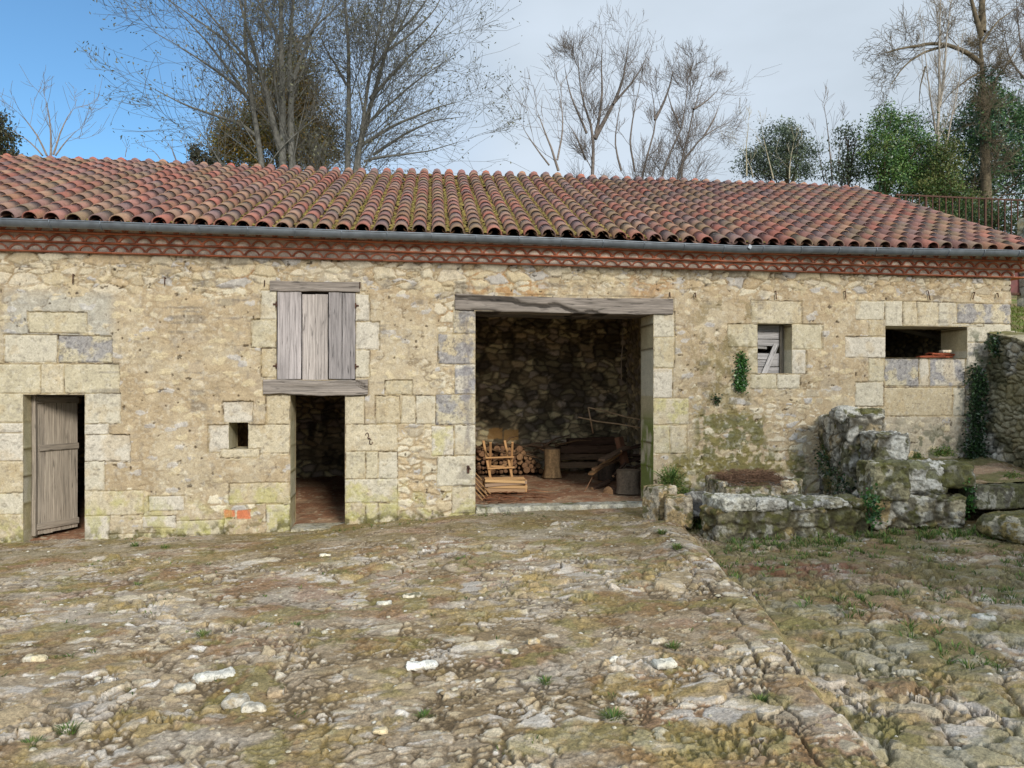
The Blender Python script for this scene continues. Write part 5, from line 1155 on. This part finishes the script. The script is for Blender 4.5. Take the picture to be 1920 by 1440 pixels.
bare_tree('rounded bare tree with spreading dark limbs at the right of the middle group', 29, [
 (.12, .04, 0, [(1268, 322), (1283, 295), (1305, 268), (1325, 250), (1362, 236)]), (.10, .03, .3, [(1278, 300), (1292, 245), (1298, 205), (1310, 170), (1325, 135)]), (.09, .025, -.4, [(1240, 322), (1258, 282), (1280, 235), (1284, 180), (1290, 140)]), (.05, .02, .4, [(1300, 205), (1330, 190), (1350, 165)]), (.05, .02, 0, [(1275, 240), (1255, 200), (1250, 160)]), (.05, .02, .4, [(1320, 255), (1345, 215), (1352, 190)])],
 GD, 108, 3, (3, 5), 1.9, .0056, kid0=7, up=.10, spread=(24, 55))
crown('dark feathery yew peeping over the ridge right of the bare middle trees', 'yew_tree', 27, [(1462, 262, .75, .55, .7, 0), (1425, 300, .75, .5, .6, 0), (1500, 285, .75, .6, .6, 0), (1465, 315, 1.5, .5, .9, 0), (1478, 248, .35, .3, .4, 0)],
 [lin((88, 102, 82)), lin((70, 82, 70)), lin((106, 116, 88))], 300, 40, .06, 204, .17, .12, .3, .2, shell=.7)
bare_tree('pale thin shoots rising through the dark yew', 26, [(.03, .01, 0, [(1480, 335), (1482, 300), (1490, 262)]), (.03, .01, 0, [(1450, 335), (1440, 290), (1428, 240)]), (.03, .01, 0, [(1400, 330), (1398, 280), (1402, 225)]), (.02, .01, 0, [(1412, 332), (1405, 300), (1380, 270)])], lin((176, 166, 140)), 109, 2, (3, 5), 1.0, .006, kid0=8, up=.15, base=False)
bare_tree('slender pale bare tree between the yew and the bright laurel', 28, [(.04, .01, 0, [(1560, 340), (1556, 280), (1548, 220), (1545, 195)]), (.03, .01, 0, [(1575, 340), (1572, 280), (1580, 225)]), (.03, .01, 0, [(1545, 340), (1535, 290), (1530, 250)])], GP, 110, 2, (4, 6), 1.2, .006, kid0=9, up=.16)
crown('loose dull green bush between the slender bare tree and the laurel', 'bush', 26, [(1590, 262, .45, .6, .5, 0), (1600, 310, .7, .6, .6, 0), (1575, 325, .9, .4, .6, 0)], [lin((98, 110, 84)), lin((82, 94, 76))], 110, 26, .05, 205, .17, .08, cat='bush', shell=.5)
crown('bright green laurel tree just behind the right end of the ridge', 'laurel_tree', 25, [(1660, 235, .45, .75, .6, 0), (1700, 240, .55, .6, .6, 0), (1655, 290, .8, .9, .8, 0), (1710, 300, 1.0, .9, .9, 0), (1680, 345, 1.1, .7, .9, 0), (1740, 345, .8, .7, .8, 0)],
 [lin((90, 126, 66)), lin((74, 108, 60)), lin((110, 142, 72)), lin((60, 90, 54)), lin((120, 134, 74))], 620, 44, .05, 206, .17, .12, .42, 0, M_LEAFD)
crown('olive tinged bush behind the rusty fence beside the laurel', 'bush', 24, [(1770, 300, .6, .8, .6, 0), (1760, 350, .9, .8, .8, 0), (1800, 390, 1.1, .7, .8, 0), (1740, 400, .9, .6, .8, 0)], [lin((94, 110, 54)), lin((70, 96, 48)), lin((110, 112, 62))], 420, 36, .045, 207, .20, .08, cat='bush', shell=.35)
crown('dark ivy-clad evergreen rising at the right edge around the big trunk', 'ivy_tree', 26, [(1850, 200, .8, .7, .8, 0), (1815, 250, 1.0, .8, 1, 0), (1880, 215, .9, .7, .9, 0), (1930, 230, .9, .9, .9, 0), (1850, 165, .45, .6, .45, -1), (1850, 235, .6, .8, .5, -1.2), (1860, 290, 1.4, 1.0, 1.2, 0), (1920, 320, 1.1, 1.1, 1.1, 0), (1980, 270, 1.3, 1.5, 1.1, 0), (1830, 340, .9, .8, .9, 0), (1985, 380, 1.3, 1.2, 1.2, 0)],
 [lin((78, 114, 72)), lin((62, 94, 64)), lin((98, 134, 76)), lin((54, 82, 62))], 950, 40, .06, 208, .20, .2, .45, 0, M_LEAFD, shell=.45)
crown('tangled green hedge growing low behind the rusty fence', 'hedge', 23.4, [(1800, 420, 1.0, .7, .6, 0), (1860, 410, 1.0, .8, .6, 0), (1920, 420, 1.0, .8, .6, 0), (1760, 420, .8, .6, .6, 0), (1990, 420, 1.2, .9, .6, 0), (1840, 470, 1.6, .6, .5, 0)], [lin((72, 98, 56)), lin((58, 82, 48)), lin((96, 104, 64))], 520, 36, .045, 209, .2, .05, cat='hedge', shell=.3)
bare_tree('big old bare tree with one long arching branch at the right edge', 25, [
 (.26, .16, 0, [(1852, 420), (1850, 300), (1848, 200), (1847, 155), (1843, 95), (1840, 50)]), (.15, .08, .2, [(1841, 60), (1842, 0), (1846, -80)]), (.11, .05, -.2, [(1840, 70), (1830, 35), (1822, 5), (1812, -60)]),
 (.10, .03, -.8, [(1838, 118), (1815, 98), (1790, 88), (1767, 82), (1731, 83), (1712, 90), (1692, 88), (1665, 98), (1643, 102)]), (.06, .02, -.6, [(1775, 86), (1745, 92), (1719, 103), (1696, 122), (1680, 145), (1668, 168)]), (.05, .02, .4, [(1843, 80), (1860, 48), (1880, 34), (1920, 4)]), (.05, .02, .4, [(1848, 170), (1875, 140), (1900, 100), (1925, 60)]), (.05, .02, -.4, [(1846, 130), (1815, 150), (1780, 175), (1765, 200)]), (.035, .015, -.3, [(1735, 125), (1722, 160), (1724, 200)])],
 lin((112, 100, 80)), 111, 3, (3, 5), 1.5, .0065, kid0=9, wig=.3, up=.04, spread=(30, 75))
bare_tree('slim pale birch-like tree standing left of the big arching tree', 24.5, [(.09, .03, 0, [(1758, 350), (1757, 260), (1758, 178), (1760, 100), (1760, 0), (1760, -60)]), (.05, .015, .2, [(1762, 200), (1769, 150), (1772, 100), (1780, 20), (1786, -30)]), (.04, .015, -.2, [(1757, 260), (1745, 180), (1738, 120), (1735, 60)]), (.04, .015, 0, [(1770, 300), (1785, 220), (1800, 150), (1808, 90)])], lin((168, 158, 144)), 112, 2, (4, 6), 1.3, .006, kid0=11, up=.2, spread=(20, 45))
bare_tree('bare tree reaching in from the right edge above the ivy', 27, [(.08, .03, 0, [(1990, 420), (1960, 250), (1935, 160), (1915, 90), (1905, 20), (1902, -40)]), (.06, .02, 0, [(1935, 160), (1890, 120), (1880, 60)]), (.05, .02, 0, [(1930, 140), (1925, 60), (1940, -30)])], GD, 113, 3, (4, 5), 1.6, .008, kid0=7, wig=.22, base=False)
# ------------------------------------------------------------------ fence, panel, post
fe = empty('iron_fence', at(1800, 440, 21.8), 'rusty iron railing along the bank behind the barn', 'fence')
mb = MB(); P0 = at(1680, 371, 21.8); P1 = at(2060, 358, 21.8); P0.z = 6.34; P1.z = 6.34; zb_ = 4.55
mb.box((P0+P1)/2, ((P1-P0).length, .05, .05), None, axis=0); mb.box((P0+P1)/2+Vector((0, 0, -1.62)), ((P1-P0).length, .04, .05), None, axis=0); mb.build('top_rail', M_RUST, fe)
x = P0.x+.1; i = 0
while x < P1.x:
    m = MB(); th_ = .06 if i % 9 == 4 else .034; m.box((x, 21.8, (6.33+4.4)/2), (th_, th_, 6.33-4.4), None, axis=2); m.build('fence_post' if i % 9 == 4 else 'baluster', M_RUST, fe); x += .235; i += 1
p0 = at(1885, 480, 17.5); p1 = at(1913, 554, 17.5); mb = MB(); zt_, zb_ = p0.z, p1.z
mb.box(((p0.x+p1.x)/2+.1, 17.5, (zt_+zb_)/2+.1), (p1.x-p0.x+.2, .05, zt_-zb_+.2), None, axis=2)
pg = empty('garden_gate', (p0.x, 17.5, zb_), 'faded dark red metal gate panel on the grass beyond the barn corner', 'gate'); mb.build('panel', M_REDP, pg)
mb = MB(); mb.box(((p0.x+p1.x)/2+.1, 17.45, zb_+.03), (p1.x-p0.x+.2, .06, .06), None, axis=0); mb.build('bottom_rail', M_RUST, pg)
p = at(1926, 480, 17.4); mb = MB(); rock_box(mb, (p.x, 17.4, 3.3), (.34, .34, 2.6), None, .03, .04, .015, rock_col((206, 196, 176), .1, dark=.1), 71, 4, (.4, .26, .01)); tag(mb.build('gate_pillar', M_ROCK, None, True), 'pale stone gate pillar at the right edge beside the red gate panel', 'pillar')
# ================================================================== SMALL PLANTS
def tuft(mb, p, r, n, hgt, cols, rg, broad=.18, arch=.6):
    for i in range(n):
        a = rg.uniform(0, 6.283); rr = r*math.sqrt(rg.random()); b = np.array((p[0]+math.cos(a)*rr*.5, p[1]+math.sin(a)*rr*.5, p[2])); L = hgt*rg.uniform(.5, 1.25); lean = rg.uniform(.1, arch)+rr/r*.3
        d = np.array((math.cos(a), math.sin(a), 0)); s = np.array((-math.sin(a), math.cos(a), 0)); w = L*broad*.5
        V = []
        for t, ww in ((0, .35), (.45, 1), (.8, .6), (1, .05)):
            c = b+d*(lean*L*t*t)+np.array((0, 0, L*(t-.35*t*t*lean))); V += [c-s*w*ww, c+s*w*ww]
        mb.add(V, q=[(0, 1, 3, 2), (2, 3, 5, 4), (4, 5, 7, 6)], col=cols[rg.integers(len(cols))]*rg.uniform(.7, 1.3))
rgp = np.random.default_rng(55); GC = [lin(c) for c in ((100, 128, 60), (84, 112, 54), (120, 136, 70), (76, 100, 52), (140, 134, 84))]
def weed(px_, py_, r, h, n, lab, Y=None, z=None, broad=.3, name='weed', arch=.9, cat='plant', cols=GC, dy=0):
    p = gpt(px_, py_) if Y is None else at(px_, py_, Y); zz = (ground_top(p.x, p.y)-.004) if Y is None else (p.z if z is None else z)
    if cat == 'plant':   # many small leaves on short stems
        nn = n*9; d = rgp.normal(0, 1, (nn, 3)); d /= np.linalg.norm(d, axis=1)[:, None]; d[:, 2] = np.abs(d[:, 2]); k = rgp.uniform(.35, 1, nn)[:, None]
        P = np.array((p.x, p.y, zz+.01))+d*k*np.array((r*.8, r*.7, h*.75))*(1+.35*np.sin(d[:, :1]*9+d[:, 1:2]*7)); V, Q, Cc = leafquads(P, .014, rgp, np.array([cols[i % len(cols)] for i in range(nn)]), .45, .3)
        mb = MB(); mb.add(V, q=Q, col=Cc); tuft(mb, (p.x, p.y, zz), r*.6, n//3, h*.9, cols, rgp, .07, arch); return tag(mb.build(name, M_GRASS, None), lab, cat)
    mb = MB(); tuft(mb, (p.x, p.y, zz), r*.8, n*2, h*.8, cols, rgp, min(broad, .10), 1.1); return tag(mb.build(name, M_GRASS, None), lab, cat)
def leafy(name, lab, pts, n, size, Y, cols, sig=.06, cat='plant', stems=True, ylist=None):
    """climbing or bushy leaf mass following photo points at depth Y"""
    mb = MB(); W = [at(a, b, Y if ylist is None else ylist[i]) for i, (a, b) in enumerate(pts)]
    P = []
    for i in range(n):
        k = rgp.random()*(len(W)-1); j = int(k); w = W[j].lerp(W[min(j+1, len(W)-1)], k-j); P.append(np.array(w)+rgp.normal(0, 1, 3)*np.array((sig, sig*.55, sig)))
    P = np.array(P); cc = np.array([cols[i % len(cols)] for i in range(n)]); V, Q, Cc = leafquads(P, size, rgp, cc, .7, .35, .2); mb.add(V, q=Q, col=Cc)
    o = np_mesh(name, V, Q, M_LEAFD, None, Cc, smooth=False); return tag(o, lab, cat)
IV = [lin((62, 106, 48)), lin((50, 88, 44)), lin((80, 124, 56))]; IVD = [lin((48, 74, 44)), lin((38, 60, 38)), lin((62, 88, 50))]
leafy('wall_plant', 'green ivy patch hanging on the wall left of the boarded window', [(1388, 668), (1391, 690), (1389, 715), (1390, 728)], 1100, .019, 10.92, IV, .05)
leafy('wall_plant', 'tiny dark plant rooted in the stained wall below the ivy patch', [(1341, 748), (1347, 752)], 150, .016, 10.93, IVD, .03)
leafy('ivy', 'dark ivy filling the corner between the barn and the retaining wall', [(1830, 690), (1836, 740), (1830, 790), (1832, 840), (1826, 850)], 2200, .024, 10.85, IVD, .085, 'ivy')
leafy('ivy', 'ivy tuft on top of the retaining wall at the barn corner', [(1855, 648), (1870, 640), (1872, 665)], 330, .024, 10.75, IVD, .06, 'ivy')
leafy('ivy', 'broad leaved green creeper hanging over the right end of the low wall', [(1622, 925), (1640, 945), (1640, 965), (1636, 980)], 260, .026, 8.85, IV, .055, 'ivy')
leafy('ivy', 'green creeper between the dark kerb block and the pier stones', [(1814, 905), (1822, 930), (1815, 960)], 170, .02, 8.95, IV, .045, 'ivy')
leafy('ivy', 'dark ivy mat in the corner between the trough wall and the pier', [(1540, 850), (1555, 880), (1580, 905), (1600, 925)], 480, .022, 10.2, IVD, .09, 'ivy', ylist=[10.7, 10.4, 10.0, 9.8])
weed(1258, 915, .24, .36, 260, 'feathery green clump growing at the foot of the wall behind the stone blocks', 10.3, broad=.22)
weed(1283, 928, .12, .12, 60, 'small leafy plant on the rubble between the blocks and the clump', 9.95, broad=.5)
weed(1302, 968, .16, .2, 130, 'bright leafy weed in the gap left of the low wall', broad=.5)
weed(1322, 990, .08, .12, 40, 'small bright weed at the left foot of the low wall', broad=.45)
weed(1690, 885, .14, .26, 110, 'thin leaved weed on top of the middle pier stone', 9.35, broad=.22)
weed(1720, 860, .10, .12, 50, 'low green weed at the left of the earth ramp', 10.2, broad=.3)
weed(1768, 856, .22, .18, 130, 'spreading green weed in the middle of the earth ramp', 10.1, broad=.3)
weed(1900, 905, .16, .2, 70, 'grassy weed at the right of the earth ramp by the retaining wall', 9.45, broad=.18)
weed(1520, 800+190, .16, .16, 80, 'grassy weed at the foot of the low wall right of its middle', broad=.25)
weed(1610, 985, .2, .22, 150, 'weeds at the foot of the low wall under the creeper', broad=.3)
weed(1640, 790, .08, .10, 50, 'small green plant on the pier below its cap stones', 9.95, broad=.4)
for (a, b, r, h, n, lab) in ((252, 1025, .12, .07, 70, 'low green weed before the wall right of the ajar door'), (310, 1030, .13, .06, 60, 'low green weed in the moss before the left wall'), (258, 1095, .09, .05, 40, 'small grass tuft in the upper left yard'), (380, 1195, .10, .05, 60, 'bright grass tuft left of the yard middle'), (795, 1340, .07, .05, 45, 'small green tuft at the bottom of the yard below the white stone'), (1150, 1345, .09, .07, 70, 'green grass tuft at the bottom right of the ramp'), (1262, 1212, .09, .06, 50, 'dark green tuft beside the flat pale stone'), (1022, 1280, .08, .05, 45, 'small dull tuft right of the white oval stone'), (60, 1392, .14, .04, 90, 'moss green grass patch in the bottom left corner'), (130, 1365, .14, .05, 90, 'bright grass patch near the bottom left corner'), (858, 1050, .08, .04, 40, 'small tuft before the bay doorway'), (553, 1172, .09, .04, 40, 'low tuft in the left middle of the yard'), (1270, 1030, .12, .09, 70, 'grass on the mossy lip of the ramp'), (1240, 1000, .12, .08, 70, 'grass at the top of the mossy lip of the ramp'), (1425, 1315, .07, .06, 40, 'tuft beside the crack in the lower right')):
    weed(a, b, r, h, n, lab, broad=.14, name='grass_tuft', cat='grass tuft')
mb = MB()
for i in range(750):
    t = rgp.uniform(4.2, 9.0); u = rgp.uniform(.25, .95); x, y = (SP+u*CP)*t, (CP-u*SP)*t
    ex = float(np.interp(y, EY, EX)); 
    if x < ex+.1 or y > 8.75 and x < 7 or y > 9.0: continue
    if fbm(np.array([x*1.3]), np.array([y*1.5]), 4, 301)[0]+.05*(y-7) < .47: continue
    tuft(mb, (x, y, ground_top(x, y)-.004), .09, 16, .06, GC, rgp, .15, 1.1)
for i in range(260):
    x = rgp.uniform(3.9, 7.6); y = rgp.uniform(8.3, 8.85); 
    if rgp.random() < .5: tuft(mb, (x, y, ground_top(x, y)-.004), .09, 18, .09, GC, rgp, .12, 1.1)
for i in range(420):
    x = rgp.uniform(4.0, 6.35); y = rgp.uniform(9.45, 10.85); tuft(mb, (x, y, float(ground_top(x, y))-.004), .08, 12, .10, [c*.85 for c in GC], rgp, .3, 1.0)
for i in range(260):
    x = rgp.uniform(-4, 4.0); y = rgp.uniform(10.4, 10.9)
    if fbm(np.array([x*1.3]), np.array([y*1.5]), 4, 305)[0] > .52: tuft(mb, (x, y, ground_top(x, y)-.004), .05, 6, .035, [c*.8 for c in GC], rgp, .2, 1.0)
for i in range(300):
    t = rgp.uniform(3, 9); u = rgp.uniform(-.72, .3); x, y = (SP+u*CP)*t, (CP-u*SP)*t
    if fbm(np.array([x*1.6]), np.array([y*1.9]), 4, 306)[0] > .58: tuft(mb, (x, y, ground_top(x, y)-.004), .05, 7, .03, [c*.85 for c in GC], rgp, .25, 1.0)
tag(mb.build('grass', M_GRASS, None), kind='stuff')
mb = MB()
for i in range(2600):
    x = rgp.uniform(9.95, 16); y = rgp.uniform(10.6, 21); z = float(terr(np.array(x), np.array(y))); tuft(mb, (x, y, z), .1, 5, .09, [lin((112, 128, 54)), lin((96, 112, 48)), lin((134, 132, 70))], rgp, .16, 1.0)
tag(mb.build('terrace_grass', M_GRASS, None), kind='stuff')

# added house, unseen behind the viewer, put there to shade the yard's right part
hs = empty('shade_house', (13.5, -9, -1.7), 'added tall pale house, unseen behind the viewer, that shades the right part of the yard', 'house')
mb = MB(); mb.box((15.6, -11.5, 2.1), (13.4, 7, 8), None, lin((200, 186, 150)), 0); mb.build('wall', M_WALL, hs)
mb = MB(); mb.add([(8.5, -15.4, 6.1), (22.7, -15.4, 6.1), (22.7, -7.6, 6.1), (8.5, -7.6, 6.1), (8.5, -11.5, 8.6), (22.7, -11.5, 8.6)], q=[(3, 2, 5, 4), (1, 0, 4, 5), (0, 1, 2, 3)], t=[(0, 3, 4), (2, 1, 5)], col=lin((160, 104, 86))); mb.build('roof', M_TILE, hs)
for i in range(4):
    for j in range(2):
        mb = MB(); mb.box((10.7+i*3.1, -7.97, .2+j*3.1), (1.1, .12, 1.7), None, lin((120, 130, 128)), 2); mb.build('shutter', M_WOOD, hs)
# ================================================================== CAMERA, SKY, SUN
cam = bpy.data.cameras.new('camera'); co = bpy.data.objects.new('camera', cam); C.objects.link(co)
cam.sensor_width = 36; cam.lens = F/1920*36; cam.shift_y = (HZ-720)/1920; cam.clip_end = 2000; cam.clip_start = .05
co.rotation_euler = (math.pi/2, 0, -PSI); bpy.context.scene.camera = co
EL, AZ = math.radians(23), math.radians(14)
sun = bpy.data.lights.new('sun', 'SUN'); sun.energy = 2.8; sun.angle = math.radians(12.0); sun.color = (1, .95, .87)
so = bpy.data.objects.new('sun', sun); C.objects.link(so)
ts = Vector((math.sin(AZ)*math.cos(EL), -math.cos(AZ)*math.cos(EL), math.sin(EL))); so.rotation_euler = ts.to_track_quat('Z', 'Y').to_euler()
w = bpy.data.worlds.new('World'); bpy.context.scene.world = w; w.use_nodes = True; nt = w.node_tree; nt.nodes.clear(); L = nt.links
out = N(nt, 'ShaderNodeOutputWorld'); bg = N(nt, 'ShaderNodeBackground'); bg.inputs['Strength'].default_value = .125
sk = N(nt, 'ShaderNodeTexSky'); sk.sky_type = 'NISHITA'; sk.sun_disc = False; sk.sun_elevation = EL; sk.sun_rotation = math.pi-AZ; sk.air_density = 1.0; sk.dust_density = .4; sk.ozone_density = 2.0
tc = N(nt, 'ShaderNodeTexCoord'); mp = N(nt, 'ShaderNodeMapping'); mp.inputs['Scale'].default_value = (1.0, 1.0, 2.6); L.new(tc.outputs['Generated'], mp.inputs['Vector'])
n1 = N(nt, 'ShaderNodeTexNoise'); n1.inputs['Scale'].default_value = 1.6; n1.inputs['Detail'].default_value = 6; n1.inputs['Roughness'].default_value = .45; n1.inputs['Distortion'].default_value = .4; L.new(mp.outputs[0], n1.inputs['Vector'])
# thin bright cloud over most of the sky; a clear blue gap towards the north-west (left of the view)
dp = N(nt, 'ShaderNodeVectorMath', operation='DOT_PRODUCT'); dp.inputs[1].default_value = (-.80, .58, .12); L.new(tc.outputs['Generated'], dp.inputs[0])
ad = N(nt, 'ShaderNodeMath', operation='MULTIPLY_ADD'); ad.inputs[1].default_value = -.34; L.new(n1.outputs['Fac'], ad.inputs[0]); L.new(dp.outputs['Value'], ad.inputs[2])
cm = N(nt, 'ShaderNodeMapRange', interpolation_type='SMOOTHSTEP'); cm.inputs[1].default_value = .25; cm.inputs[2].default_value = .60; cm.inputs[3].default_value = .96; cm.inputs[4].default_value = .0; L.new(ad.outputs[0], cm.inputs[0])
n2 = N(nt, 'ShaderNodeTexNoise'); n2.inputs['Scale'].default_value = 2.3; n2.inputs['Detail'].default_value = 5; L.new(mp.outputs[0], n2.inputs['Vector'])
cc = N(nt, 'ShaderNodeMix', data_type='RGBA'); cc.inputs[6].default_value = (4.3, 4.9, 5.5, 1); cc.inputs[7].default_value = (5.2, 5.9, 6.7, 1)
mr = N(nt, 'ShaderNodeMapRange'); mr.inputs[1].default_value = .35; mr.inputs[2].default_value = .65; L.new(n2.outputs['Fac'], mr.inputs[0]); L.new(mr.outputs[0], cc.inputs[0])
# the cloud veil glows around the hidden sun, behind the viewer, and is greyer opposite it
sd = N(nt, 'ShaderNodeVectorMath', operation='DOT_PRODUCT'); sd.inputs[1].default_value = tuple(ts); L.new(tc.outputs['Generated'], sd.inputs[0])
sm = N(nt, 'ShaderNodeMapRange', interpolation_type='SMOOTHSTEP'); sm.inputs[1].default_value = -.3; sm.inputs[2].default_value = 1.0; sm.inputs[3].default_value = .86; sm.inputs[4].default_value = 1.75; L.new(sd.outputs['Value'], sm.inputs[0])
cv = N(nt, 'ShaderNodeVectorMath', operation='SCALE'); L.new(cc.outputs[2], cv.inputs[0]); L.new(sm.outputs[0], cv.inputs['Scale'])
tn = N(nt, 'ShaderNodeVectorMath', operation='MULTIPLY'); tn.inputs[1].default_value = (.68, .94, 1.06); L.new(sk.outputs[0], tn.inputs[0])
mx = N(nt, 'ShaderNodeMix', data_type='RGBA'); L.new(cm.outputs[0], mx.inputs[0]); L.new(tn.outputs[0], mx.inputs[6]); L.new(cv.outputs[0], mx.inputs[7])
L.new(mx.outputs[2], bg.inputs['Color']); L.new(bg.outputs[0], out.inputs[0])
sc = bpy.context.scene; sc.view_settings.view_transform = 'Standard'; sc.view_settings.look = 'None'; sc.view_settings.exposure = .35; sc.view_settings.gamma = 1
